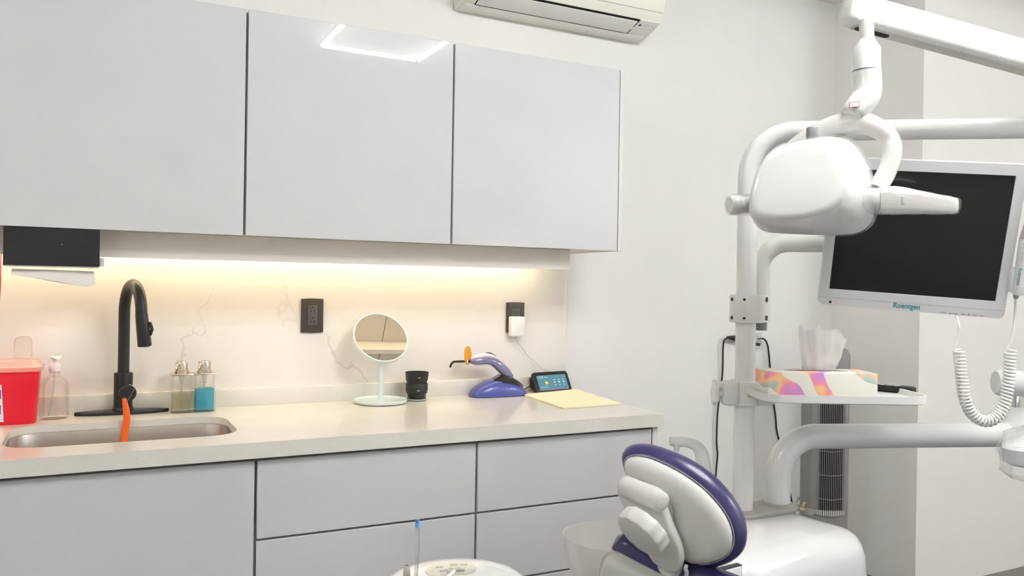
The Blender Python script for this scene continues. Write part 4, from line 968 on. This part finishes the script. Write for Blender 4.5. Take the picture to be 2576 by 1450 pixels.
def tissue_box():
    fl = at(1932.5, 995, 'Z', ZTF); df = TD0+.018
    o = rh*(G(1932.5, 990, df).dot(rh))+fh*df; o.z = ZTF; W_ = (2208-1932.5)*df/F; Hh = G(2000, 938, df).z-ZTF; Dp = .095
    t = thing('tissue_box', 'flat tissue box with a colourful watercolour print on the white tray', 'tissue box', o+rh*W_/2+fh*Dp/2)
    obj('carton', fbox(NB(), o, rh, fh, UP, (0, 0, 0), (W_, Dp, Hh), .0012), 'tissue_box', t)
    obj('slot', prism(NB(), [o+rh*(W_*.52+.070*math.cos(a))+fh*(Dp*.55+.010*math.sin(a))+UP*(Hh-.0004) for a in [2*math.pi*k/32 for k in range(32)]], UP*.0008), 'dark_gap', t)
    # tissue pulled up out of the slot
    c = o+rh*(W_*.545)+fh*(Dp*.55); rows = []; n = 26
    zt = G(2065, 815, df+.06).z-ZTF-Hh
    for r in range(15):
        f = r/14; row = []
        for k in range(n+1):
            u = k/n-.5
            wd = .062+.052*f**.8; x = u*wd+.003*f*math.sin(u*9)
            yy = .006*math.sin(u*22+f*2)*(.4+.6*f)+.018*math.sin(u*6.5)*(f*.8)+.004*noise.noise(V((u*9, f*6, 2)))
            top = zt*(1-.10*abs(math.sin(u*8+.6))-.02*math.sin(u*31)-(.22*max(0, u-.22)*3))
            row.append(c+rh*(x+.006*f)+fh*yy+UP*(Hh-.004+f*top))
        rows.append(row)
    b = NB(); loft(b, rows, cap=False, closed=False); obj('tissue_sheet', b, 'tissue_thin', t, ang=80)
    rows2 = [[p+fh*(.010+.006*math.sin(i*.4))+rh*.004-UP*(.012*(j/14)) for i, p in enumerate(row[3:-4])] for j, row in enumerate(rows)]
    b = NB(); loft(b, rows2, cap=False, closed=False); obj('tissue_sheet', b, 'tissue_thin', t, ang=80)
tissue_box()
def remote():
    a = at(2212, 968, 'Z', ZTF+.010); ax = (at(2280, 985, 'Z', ZTF+.01)-at(2232, 962, 'Z', ZTF+.01)).normalized()
    c0 = at(2229, 974, 'Z', ZTF+.010); ax = (rh*.70-fh*.71).normalized(); ay = UP.cross(ax)
    t = thing('remote_control', 'black remote control lying behind the tissue box on the tray', 'remote', V((c0.x, c0.y, ZTF)))
    o = V((c0.x, c0.y, ZTF))
    b = NB(); rg = [[o+ax*x+ay*y+UP*z for x, y in rrect(.125+2*g, .040+2*g, .008, 4)] for z, g in ((.0008, -.003), (.004, 0), (.012, 0), (.0155, -.003))]
    obj('case', loft(b, rg), 'black_matt', t)
    for i in range(6):
        for j in range(3):
            obj('button', fbox(NB(), o+ax*(-.050+.015*i)+ay*(-.011+.011*j)+UP*.0155, ax, ay, UP, (-.005, -.0035, -.001), (.005, .0035, .0014), .0008), 'light_grey' if (i+j) % 3 else 'white_bright', t)
remote()

# ================================================================== dental light
def dental_light():
    D = 1.62
    Z7 = lambda x, y, d=D: G(1780+x/2.339, y/2.339, d)
    t = thing('dental_light', 'white dental operating light on a sprung arm, wrapped in clear film', 'dental light', PEND)
    # sprung arm: rounded box section
    A = G(2131, 22, 1.64); B = G(2900, 252, 1.80); B = V((PEND.x, PEND.y, B.z))
    d = (B-A).normalized(); s = d.cross(UP).normalized(); u = s.cross(d).normalized()
    if s.dot(CF) > 0: s = -s
    rg = []
    for q, g in ((-.004, -.006), (0, -.001), (.006, 0), ((B-A).length, 0)):
        rg.append([A+d*q+s*x+u*y for x, y in rrect(.050+2*g, .062+2*g, .014, 5)])
    arm = obj('sprung_arm', loft(NB(), rg), 'white_gloss', t, ang=50)
    obj('arm_under_cover', fbox(NB(), A, d, s, u, (.02, -.015, -.033), ((B-A).length-.02, .015, -.028), .002), 'light_grey', arm)
    obj('cable_slot', prism(NB(), [A+d*(.062+x)+s*y-u*.0325 for x, y in rrect(.075, .017, .008, 5)], -u*.0016), 'fan_dark', arm)
    # post joining the sprung arm to the top arm of the unit
    obj('knuckle', lathe(NB(), PEND-UP*.036, [(.028, 0), (.033, .004), (.033, B.z-PEND.z+.068), (.028, B.z-PEND.z+.074)], 28), 'white_gloss', t)
    # neck
    n0 = G(2179, 50, D); n1 = G(2181, 98, D)
    obj('neck', cyl(NB(), n0, n1, .0138, seg=24), 'white_gloss_warm', t)
    obj('neck_sleeve', sweep(NB(), [G(2181, 99, D), G(2181, 103, D), G(2180, 122, D), G(2179, 178, D)], [.0150, .0165, .0262, .0268], 28), 'white_gloss', t)
    el = obj('elbow', sweep(NB(), smooth_path([G(2179, 180, D), G(2181, 215, D), G(2178, 242, D-.003), G(2163, 264, D-.006), G(2147, 281, D-.008), G(2141, 291, D-.008)], 5), lerpl([.0278, .0280, .0275, .026, .0235, .017], 5), 28), 'white_gloss', t)
    c = G(2146, 283, D-.008); obj('elbow_ring', sweep(NB(), [c+CU*.004+CR*.002, c-CU*.006-CR*.003], [.0225, .0205], 24), 'light_grey', t)
    p = G(2149, 263, D-.034); obj('warning_label', fbox(NB(), p, CR*.98+CU*.1, CU, -CF, (-.010, -.0055, -.001), (.010, .0055, .0006)), 'red_dot' if False else 'red_cord', el)
    obj('label_paper', fbox(NB(), p, CR*.98+CU*.1, CU, -CF, (-.0088, -.0043, -.001), (.0088, .0043, .0009)), 'white_plastic', el)
    # yoke
    yk = smooth_path([Z7(1000, 1110, 1.60), Z7(1055, 1010, 1.60), Z7(1086, 900, 1.60), Z7(1072, 820, 1.605), Z7(1010, 762, 1.61), Z7(900, 722, 1.62), Z7(780, 735, 1.64), Z7(640, 790, 1.67), Z7(500, 880, 1.70), Z7(400, 1000, 1.72), Z7(330, 1120, 1.73), Z7(300, 1190, 1.72)], 5)
    obj('yoke', sweep(NB(), yk, lerpl([.0175, .0180, .0180, .0180, .0190, .0225, .0230, .0210, .018, .017, .016, .015], 5), 20), 'white_gloss_warm', t)
    # head: flat back face to the left, deep body to the right
    face = [(248, 1262), (258, 1130), (292, 1012), (352, 915), (432, 855), (525, 832), (640, 832), (712, 862), (765, 935), (798, 1030), (812, 1130), (800, 1195), (720, 1248), (560, 1288), (400, 1298), (290, 1292)]
    body = [(250, 1285), (262, 1150), (300, 1035), (372, 925), (462, 855), (565, 818), (690, 800), (790, 806), (868, 848), (925, 935), (962, 1050), (984, 1180), (980, 1275), (950, 1338), (885, 1376), (700, 1386), (500, 1378), (320, 1368)]
    back = [(330, 1280), (345, 1160), (390, 1050), (460, 950), (540, 890), (640, 850), (740, 830), (820, 836), (890, 880), (940, 960), (975, 1060), (992, 1180), (990, 1270), (960, 1325), (900, 1360), (720, 1372), (560, 1370), (400, 1350)]
    n = 64
    def rs(P_, dd): return soften([Z7(p.x, p.y, dd) for p in resample([V((x, y, 0)) for x, y in P_], n)], 2)
    f0 = rs(face, 1.535); cf = sum(f0, V())/n
    rings = [[cf+(p-cf)*.80 for p in f0], [cf+(p-cf)*.95+CF*.002 for p in f0], [cf+(p-cf)*1.0+CF*.008 for p in f0], rs(body, 1.595), rs(body, 1.635), rs(back, 1.70), [q for q in rs(back, 1.735)]]
    cb = sum(rings[-1], V())/n; rings[-1] = [cb+(p-cb)*.86 for p in rings[-1]]
    hd = obj('lamp_head', loft(NB(), rings), 'white_gloss', t, ang=60)
    kb = Z7(615, 812, 1.60); obj('grey_knob', lathe(NB(), kb-UP*.006, [(.0112, 0), (.0115, .012), (.0115, .024), (.0100, .0265)], 24), 'grey_plastic', hd)
    # pivot, handles
    ax0 = Z7(258, 1200, 1.64)
    lk = obj('left_handle_knob', sweep(NB(), smooth_path([Z7(270, 1205, 1.645), Z7(200, 1206, 1.635), Z7(186, 1206, 1.63), Z7(150, 1207, 1.627), Z7(128, 1208, 1.625)], 3), lerpl([.0165, .0165, .0185, .0195, .0155], 3), 24), 'white_plastic', t)
    obj('handle_sleeve', sweep(NB(), [Z7(890, 1180, 1.60), Z7(915, 1180, 1.598), Z7(985, 1180, 1.594), Z7(1000, 1180, 1.593)], [.0235, .0245, .0245, .023], 28), 'white_gloss_warm', t)
    rg = []
    sec = [(992, 1182, 72, 60), (1030, 1182, 77, 62), (1085, 1180, 80, 64), (1150, 1184, 76, 60), (1250, 1194, 64, 48), (1350, 1204, 54, 40), (1430, 1211, 47, 34), (1458, 1212, 42, 30), (1466, 1212, 30, 22)]
    for x, y, hh, dd in sec:
        c = Z7(x, y, 1.595-.00006*(x-990)); k = D/F/2.339
        rg.append([c+CU*(py_*k)+CF*(px_*k) for px_, py_ in rrect(2*dd, 2*hh, min(dd, hh)*.6, 5)])
    hn = obj('right_handle', loft(NB(), rg), 'white_gloss_warm', t, ang=50)
    p = Z7(1152, 1180, 1.545); obj('handle_notch', fbox(NB(), p, CR, CU, -CF, (-.003, -.008, -.004), (.003, .008, .002), .001), 'light_grey', hn)
    # clear film bag around the right side of the head and the handles
    rngs = []
    for i, (P_, dd, sc_) in enumerate(((face, 1.528, 1.015), (body, 1.575, 1.025), (body, 1.62, 1.035), (back, 1.69, 1.04))):
        r = rs(P_, dd); c = sum(r, V())/n; rngs.append([c+(p-c)*sc_ for p in r])
    b = NB(); rr2 = []
    for i in range(len(rngs)-1):
        for k in range(7): f = k/7; rr2.append([a.lerp(c, f) for a, c in zip(rngs[i], rngs[i+1])])
    rr2.append(rngs[-1]); rr2 = [r[18:52] for r in rr2]
    loft(b, rr2, cap=False, closed=False)
    for v in b.verts: v.co += (CR*.6-CF*.6+CU*.3)*(noise.noise(v.co*60)*.006+noise.noise(v.co*190)*.003)
    obj('film_bag', b, 'film', hd, ang=30)
    b = NB(); sweep(b, smooth_path([Z7(890, 1180, 1.60), Z7(1000, 1180, 1.594), Z7(1100, 1182, 1.588), Z7(1250, 1194, 1.58), Z7(1400, 1208, 1.57), Z7(1470, 1213, 1.568)], 6), lerpl([.029, .027, .0275, .023, .0185, .016], 6), 26, cap=False)
    for v in b.verts: v.co += (CU*.7-CF*.7)*(noise.noise(v.co*90)*.003+noise.noise(v.co*240)*.0015)
    obj('film_sleeve', b, 'film', hn, ang=30)
    b = NB(); sweep(b, smooth_path([Z7(300, 1205, 1.65), Z7(200, 1206, 1.635), Z7(150, 1207, 1.627), Z7(118, 1208, 1.625)], 6), lerpl([.024, .0205, .0215, .018], 6), 24, cap=False)
    for v in b.verts: v.co += (CU*.7-CF*.7)*(noise.noise(v.co*110)*.003)
    obj('film_sleeve', b, 'film', lk, ang=30)
dental_light()

# ================================================================== dental chair (headrest and upper back in view)
def dental_chair():
    Z8 = lambda x, y: (1500+x/4.1425, 1100+y/4.1425)
    d = 1.38; c0 = G(*Z8(850, 780), d)
    N = (CR*-.52+CU*-.12-CF*.84).normalized()           # back of the headrest faces the camera's left
    foot = V((c0.x+.55, c0.y-.28, 0))
    t = thing('dental_chair', 'dental chair with purple vinyl headrest and white plastic back shell', 'dental chair', foot)
    pt = lambda x, y, e=0: onp(*Z8(x, y), c0+N*e, N)
    sh = [(290, 265), (335, 222), (430, 212), (560, 240), (720, 310), (860, 385), (1000, 480), (1120, 575), (1230, 685), (1318, 800), (1385, 930), (1408, 1060), (1398, 1140), (1366, 1212), (1290, 1268), (1150, 1312), (1040, 1322), (930, 1290), (800, 1180), (660, 980), (520, 760), (400, 560), (310, 380)]
    n = 72
    ring = soften(resample([pt(x, y) for x, y in sh], n), 2)
    cc = sum(ring, V())/n
    pdl = [cc+(p-cc)*1.0+(p-cc).normalized()*.010 for p in ring]
    rgs = []
    for e, g in ((-.004, -.006), (-.008, .000), (-.018, .007), (-.030, .009), (-.042, .006), (-.052, -.002), (-.060, -.016), (-.066, -.045)):
        rgs.append([p+(p-cc).normalized()*g+N*e for p in pdl])
    hr = obj('headrest_pad', loft(NB(), rgs), 'purple_vinyl', t, ang=70)
    rgs = []
    for e, g in ((-.010, -.004), (-.002, .002), (.006, -.002), (.012, -.010), (.015, -.022)):
        rgs.append([p+(p-cc).normalized()*g+N*e for p in ring])
    obj('headrest_shell', loft(NB(), rgs), 'chair_plastic', t, ang=60)
    obj('shell_edge', loft(NB(), [[p+(p-cc).normalized()*.005+N*-.012 for p in ring], [p+(p-cc).normalized()*.005+N*-.004 for p in ring]]), 'light_grey', hr)
    # hinge barrel and stem
    B = lambda x, y, e: pt(x, y, e)
    h0, h1 = B(268, 500, .045), B(590, 632, .048)
    ax = (h1-h0).normalized()
    hb = obj('hinge_barrel', sweep(NB(), [h0-ax*.004, h0, h0.lerp(h1, .06), h1.lerp(h0, .02), h1+ax*.010], [.010, .0150, .0178, .0188, .0185], 28), 'chair_plastic', t)
    obj('hinge_cap', sweep(NB(), [h1+ax*.006-CF*.004, h1+ax*.013-CF*.010, h1+ax*.0145-CF*.012], [.0180, .0165, .0125], 28), 'chair_plastic', hb)
    obj('hinge_disc', lathe(NB(), h1+ax*.0115-CF*.0125, [(.0110, 0), (.0110, .0030), (.0095, .0036)], 24, ax*.6-CF*.8), 'chair_plastic', hb)
    st = [(250, 520), (420, 560), (690, 560), (755, 690), (830, 900), (900, 1060), (938, 1200), (935, 1290), (900, 1350), (850, 1385), (770, 1350), (640, 1280), (560, 1150), (470, 960), (400, 820), (330, 700)]
    sr = soften(resample([pt(x, y, .020) for x, y in st], 56), 1)
    obj('headrest_stem', prism(NB(), sr, N*.022, .008), 'chair_plastic', t, ang=50)
    obj('stem_slot', prism(NB(), soften(resample([pt(x, y, .017) for x, y in ((710, 690), (760, 680), (800, 760), (803, 830), (795, 860))], 24), 1), N*.006), 'mid_grey', t)
    obj('shell_gap', prism(NB(), resample([pt(x, y, .0135) for x, y in ((385, 430), (470, 440), (690, 540), (640, 545), (450, 470))], 24), N*.003), 'mid_grey', t)
    # lobed tightening knob
    kf = (CR*-.675+CU*-.594-CF*.44).normalized(); k0 = G(1604, 1353, 1.315)-kf*.028; s, u = frame(kf)
    kr = []
    for a in [2*math.pi*k/96 for k in range(96)]:
        r = .0435+.0010*math.cos(12*a); kr.append(k0+s*(r*math.cos(a))+u*(r*math.sin(a)))
    obj('tightening_knob', prism(NB(), kr, kf*.028, .005), 'chair_plastic', t, ang=35)
    # backrest: purple cushion in a white shell, running down and away to the right
    ce = G(1660, 1520, 1.42); along = (CR*.95+CF*.25).normalized(); 
    Nb = (CR*-.50+CU*-.35-CF*.79).normalized(); pb = lambda x, y, e=0: onp(x, y, ce+Nb*e, Nb)
    bo = [(1532, 1385), (1540, 1368), (1560, 1358), (1590, 1378), (1640, 1412), (1700, 1440), (1745, 1442), (1800, 1470), (1880, 1500), (1970, 1580), (2040, 1660), (2060, 1800), (1960, 1900), (1760, 1900), (1600, 1760), (1545, 1560), (1528, 1430)]
    br = soften(resample([pb(x, y) for x, y in bo], 80), 1); bc = sum(br, V())/80
    obj('backrest_cushion', loft(NB(), [[p+(p-bc).normalized()*g+Nb*e for p in br] for e, g in ((.0, -.006), (-.008, .0), (-.025, .002), (-.045, -.006), (-.055, -.03))]), 'purple_vinyl', t, ang=70)
    so = [(1514, 1436), (1524, 1405), (1538, 1393), (1556, 1400), (1590, 1420), (1640, 1446), (1720, 1490), (1800, 1540), (1900, 1640), (1930, 1800), (1880, 1880), (1740, 1890), (1590, 1760), (1528, 1580), (1508, 1480)]
    sr = soften(resample([pb(x, y, .004) for x, y in so], 80), 1); sc2 = sum(sr, V())/80
    obj('backrest_shell', loft(NB(), [[p+(p-sc2).normalized()*g+Nb*e for p in sr] for e, g in ((-.012, .002), (.004, .002), (.014, -.004), (.020, -.016), (.022, -.04))]), 'chair_plastic', t, ang=60)
    obj('shell_lip', loft(NB(), [[p+(p-sc2).normalized()*(.008)+Nb*e for p in sr] for e in (-.014, -.002)]), 'light_grey', t)
    obj('stem_link', sweep(NB(), [pt(760, 1330, .020), pt(800, 1400, .0), pb(1720, 1520, -.01)], [.020, .020, .02], 18), 'light_grey', t)
    obj('link_bolt', sweep(NB(), smooth_path([G(1726, 1424, 1.36), G(1724, 1432, 1.355), G(1727, 1440, 1.355), G(1726, 1452, 1.36)], 4), .0035, 10), 'chair_plastic', t)
    # seat, base column and foot plate below the frame
    sdir = V((along.x, along.y, 0)).normalized(); sd2 = UP.cross(sdir); q = V((bc.x, bc.y, 0))+sdir*.25
    seat = [q+sdir*x+sd2*y+UP*.46 for x, y in rrect(1.05, .42, .14, 8, .50, -.05)]
    obj('seat_cushion', prism(NB(), seat, UP*.09, .03), 'purple_vinyl', t)
    obj('seat_pan', prism(NB(), [q+sdir*x+sd2*y+UP*.40 for x, y in rrect(.98, .36, .12, 8, .50, -.05)], UP*.062, .02), 'chair_plastic', t)
    obj('recline_bracket', sweep(NB(), [q+sdir*.08+UP*.44, V((bc.x, bc.y, 0))+sdir*.12+UP*.52, bc+UP*-.02], [.05, .05, .04], 16), 'light_grey', t)
    obj('lift_column', lathe(NB(), q+sdir*.50, [(.20, 0), (.20, .03), (.12, .06), (.11, .41)], 36), 'chair_plastic', t)
dental_chair()

# ================================================================== instrument table, ejector, corner table
def instrument_pod():
    d = 1.36; c = G(1146, 1492, d); zt = G(1150, 1410, d+.02).z
    t = thing('instrument_pod', 'white domed instrument pod with a beige key panel in the foreground', 'instrument pod', (c.x, c.y, 0))
    ax = (rh*.985+fh*.17).normalized(); ay = UP.cross(ax); o = V((c.x, c.y, 0)); rx, ry = .134, .10
    rg = []
    for z, s in ((zt-.11, .80), (zt-.10, .93), (zt-.075, 1.0), (zt-.050, .985), (zt-.032, .90), (zt-.018, .74), (zt-.008, .52), (zt-.002, .28), (zt, .10)):
        rg.append([o+ax*(rx*s*math.copysign(abs(math.cos(a))**.85, math.cos(a)))+ay*(ry*s*math.copysign(abs(math.sin(a))**.85, math.sin(a)))+UP*z for a in [2*math.pi*k/56 for k in range(56)]])
    db = loft(NB(), rg); bvh = BVHTree.FromBMesh(db); obj('shell', db, 'white_gloss', t, ang=60)
    # tilted key panel on the near slope
    pc, n, _, _ = bvh.ray_cast(C, ray(1134, 1430).normalized()); n = n if n.z > 0 else -n; n = (n+UP*.15).normalized(); s = (ax-n*ax.dot(n)).normalized(); u = n.cross(s)
    pr = [pc+s*x+u*y for x, y in rrect(.086, .050, .024, 6)]
    pb_ = NB(); prs = []
    for k in (1.0, .985, .8, .6, .4, .2, .03):
        prs.append([(lambda q: q+n*(.0011 if k < 1 else -.002))(bvh.find_nearest(pc+(p-pc)*k)[0]) for p in pr])
    pn = obj('key_panel', loft(pb_, prs), 'panel_beige', t, ang=60)
    for x, y in ((-.018, .004), (-.012, -.006), (.006, .007), (.003, -.003), (.022, .006), (-.002, -.011)):
        obj('key', fbox(NB(), bvh.find_nearest(pc+s*x+u*(y*1.4))[0]+n*.0014, s, u, n, (-.006, -.0028, -.001), (.006, .0028, .0005), .0004), 'button_grey', pn)
    obj('support_post', lathe(NB(), o, [(.16, 0), (.16, .02), (.05, .04), (.028, .06), (.026, zt-.10)], 32), 'white_plastic', t)
    # film wrinkles over the right side
    b = NB(); rr = [[p*1.0+UP*.003 for p in r[38:56]] for r in rg[2:8]]; loft(b, rr, cap=False, closed=False)
    for v in b.verts: v.co += UP*(.004*noise.noise(v.co*40)+.001)-fh*.002
    obj('film_cover', b, 'film', t, ang=30)
    # saliva ejector and suction tip in their holders on the left
    e = thing('saliva_ejector', 'clear bendy saliva ejector tube with a blue tip', 'saliva ejector', G(1046, 1500, 1.25))
    pts = smooth_path([G(1047, 1500, 1.25), G(1047, 1440, 1.25), G(1051, 1380, 1.25), G(1050, 1326, 1.25)], 6)
    obj('tube', sweep(NB(), pts, .0030, 14), 'clear_tube', e)
    obj('wire_core', sweep(NB(), [p+CR*.0020 for p in pts], .0006, 6), 'mid_grey', e)
    tp = [G(1050.5, 1327, 1.25), G(1050.5, 1323, 1.25), G(1050.3, 1312, 1.25), G(1050, 1306, 1.25)]
    bt = obj('blue_tip', sweep(NB(), tp, [.0037, .0039, .0033, .0024], 18), 'blue_tip', e)
    for k in range(3): p = G(1047+3*k, 1312, 1.25)-CF*.0031; obj('tip_slot', fbox(NB(), p, CR, CU, -CF, (-.0005, -.0026, -.001), (.0005, .0026, .0004)), 'teal_print', bt)
    s_ = thing('suction_tip', 'small metal tube standing at the left of the clear ejector', 'metal tube', G(1022, 1500, 1.24))
    b = NB(); lathe(b, G(1022, 1500, 1.24), [(.0062, 0), (.0058, .03), (.0044, (1500-1424)*1.24/F), (.0040, (1500-1423)*1.24/F), (.0028, (1500-1424)*1.24/F), (.0028, .03)], 20); obj('tube', b, 'steel', s_)
    hd = G(1035, 1520, 1.25); hd.z = 0
    obj('tool_holder', fbox(NB(), hd+UP*(zt-.060), ax, ay, UP, (-.035, -.02, -.04), (.03, .03, .0), .01, 3), 'white_plastic', t)
    p = thing('probe', 'slim white handled probe resting across the domed pod', 'probe', G(1140, 1440, 1.27))
    obj('handle', sweep(NB(), [G(1105, 1470, 1.255), G(1146, 1435, 1.285)], [.0022, .0024], 12), 'white_gloss', p)
    obj('blade', sweep(NB(), [G(1145, 1436, 1.284), G(1152, 1433, 1.286), G(1169, 1435, 1.286)], [.0024, .0036, .0022], 12), 'button_grey', p)
instrument_pod()

def corner_table():
    d = 1.62; o = G(2518, 1142, d)
    t = thing('instrument_table', 'white instrument table corner wrapped in film at the right edge', 'instrument table', o+rh*.2)
    ax = (rh*.84-fh*.54).normalized(); ay = UP.cross(ax)
    zt = G(2540, 1122, d).z; zb = G(2540, 1172, d).z
    c = V((o.x, o.y, 0))+ax*.19+ay*.11
    R_ = lambda z, g, r: [c+ax*x+ay*y+UP*z for x, y in rrect(.38+2*g, .24+2*g, r, 7)]
    obj('table_body', loft(NB(), [R_(zb, -.012, .03), R_(zb+.006, -.002, .035), R_(zt-.006, 0, .035), R_(zt, -.006, .03)]), 'white_gloss', t)
    obj('raised_top', loft(NB(), [R_(zt-.001, -.010, .04), R_(zt+.022, -.045, .04), R_(zt+.024, -.06, .03)]), 'white_gloss', t)
    b = NB(); rr = [R_(z, g, .04) for z, g in ((zb-.03, -.02), (zb-.012, .004), (zb+.01, .004), (zt, .004), (zt+.01, -.01), (zt+.026, -.04))]
    loft(b, rr, cap=False)
    bmesh.ops.subdivide_edges(b, edges=b.edges[:], cuts=2)
    for v in b.verts: v.co += V((.5, -.7, .4))*(noise.noise(v.co*50)*.007+noise.noise(v.co*150)*.003)
    obj('film_cover', b, 'film', t, ang=30)
    obj('hanging_bracket', sweep(NB(), smooth_path([c+ax*.1+UP*(zt+.01), c+ax*.16+ay*.04+UP*(zt+.08), TEND-TDIR*.05], 5), .018, 16), 'white_gloss', t)
corner_table()

# ================================================================== tower fan, wall socket, cables
def tower_fan():
    zt, zb = G(2075, 872, 3.6).z, G(2075, 1366, 3.6).z
    c = G(2076, 1000, 3.60); c.z = 0
    f = V((-.46, -.89, 0)).normalized(); s = V((-f.y, f.x, 0)); s = s if s.dot(rh) > 0 else -s
    t = thing('tower_fan', 'silver grey tower fan with black vertical grille in the wall corner', 'fan', c)
    def ring(z, g): return [c+s*x-f*y+UP*z for x, y in rrect(.176+2*g, .155+2*g, .035, 6)]
    obj('housing', loft(NB(), [ring(zb, -.02), ring(zb+.01, 0), ring(zt-.03, 0), ring(zt-.008, -.01), ring(zt, -.03)]), 'fan_silver', t, ang=50)
    g0, g1 = G(2075, 1293, 3.5).z, G(2075, 930, 3.5).z
    gr = obj('grille_recess', fbox(NB(), c, s, f, UP, (-.052, .06, g0), (.050, .0785, g1), .004), 'fan_dark', t)
    n = 15
    for k in range(n):
        x = -.056+.112*k/(n-1); bow = .010*math.cos(math.pi*(x/.14))
        obj('slat', sweep(NB(), [c+s*x+f*(.078+bow)+UP*(g0-.004), c+s*x+f*(.078+bow)+UP*g1], .0015, 6), 'fan_silver', gr)
        obj('slat_foot', sweep(NB(), [c+s*x+f*(.079+bow)+UP*(g0-.008-.006*math.cos(x*20)), c+s*x+f*(.079+bow)+UP*(g0+.010)], .0028, 6), 'light_grey', gr)
    for k in range(6):
        z = g0+(g1-g0)*(k+.6)/6
        obj('grille_ring', sweep(NB(), [c+s*(-.056+.112*i/10)+f*(.079+.010*math.cos(math.pi*((-.056+.112*i/10)/.14)))+UP*(z-.006*math.cos(math.pi*((-.056+.112*i/10)/.13))) for i in range(11)], .0014, 6), 'fan_silver', gr)
    obj('stem', lathe(NB(), c, [(.04, .02), (.035, .06), (.035, zb+.005)], 24), 'fan_silver', t)
    obj('base', lathe(NB(), c, [(.14, 0), (.14, .012), (.10, .022), (.04, .026)], 40), 'fan_silver', t)
    q = c-f*.06+s*.05
    obj('power_cord', sweep(NB(), smooth_path([G(2108, 1360, 3.6), G(2120, 1382, 3.56), G(2134, 1416, 3.5), G(2148, 1450, 3.45), G(2160, 1490, 3.4), V((G(2160, 1500, 3.3).x, G(2160, 1500, 3.3).y, .004)), V((2.5, 2.45, .004))], 5), .0042, 8), 'black_rubber', t)
tower_fan()
def wall_socket():
    y = WY; c = at(1882, 852, 'Y', y)
    t = thing('wall_socket', 'white wall socket behind the dental pole with black plugs', 'outlet', (c.x, y, c.z-.06))
    obj('cover_plate', prism(NB(), [V((c.x+x, y, c.z+z)) for x, z in rrect(.135, .078, .012, 5, -.008, .008)], V((0, -.010, 0)), .003), 'white_bright', t)
    P = lambda px, py, e=.03: at(px, py, 'Y', y-e)
    pa = obj('plug', sweep(NB(), [P(1858, 853, .012), P(1852, 852), P(1838, 850), P(1830, 849)], [.014, .014, .009, .006], 16), 'black_rubber', t)
    obj('adapter', sweep(NB(), [P(1905, 838), P(1906, 862), P(1906, 866)], [.019, .019, .016], 16), 'clear_tube', t)
    obj('adapter_cap', sweep(NB(), [P(1905, 863), P(1904, 870)], [.017, .013], 14), 'black_rubber', t)
    a = [P(1831, 849, .03), P(1822, 857, .025), P(1819, 876, .02), P(1818, 930, .016), P(1815, 965, .016), P(1806, 1030, .016), P(1803, 1090, .016), P(1803, 1120, .016), P(1805, 1145, .016), P(1802, 1180, .016), P(1800, 1215, .018), P(1798, 1300, .02), V((P(1796, 1340).x, y-.03, .004)), V((P(1796, 1340).x+.1, y-.12, .004))]
    tag(obj('power_cable', sweep(NB(), smooth_path(a, 5), .0042, 8), 'black_rubber'), 'black power cable dropping down the wall left of the dental pole', 'cable')
    b = [P(1908, 853, .03), P(1921, 853, .03), P(1930, 866, .025), P(1934, 890, .02), P(1937, 922, .018), P(1944, 1000, .018), P(1951, 1050, .018), P(1954, 1085, .018), P(1964, 1125, .018), P(1975, 1180, .018), P(1990, 1255, .02), P(2000, 1300, .025), P(2010, 1350, .03), V((P(2016, 1380).x, y-.05, .004)), V((P(2016, 1380).x+.05, y-.25, .004))]
    tag(obj('power_cable', sweep(NB(), smooth_path(b, 5), .0042, 8), 'black_rubber'), 'black power cable slanting down the wall right of the dental pole', 'cable')
wall_socket()
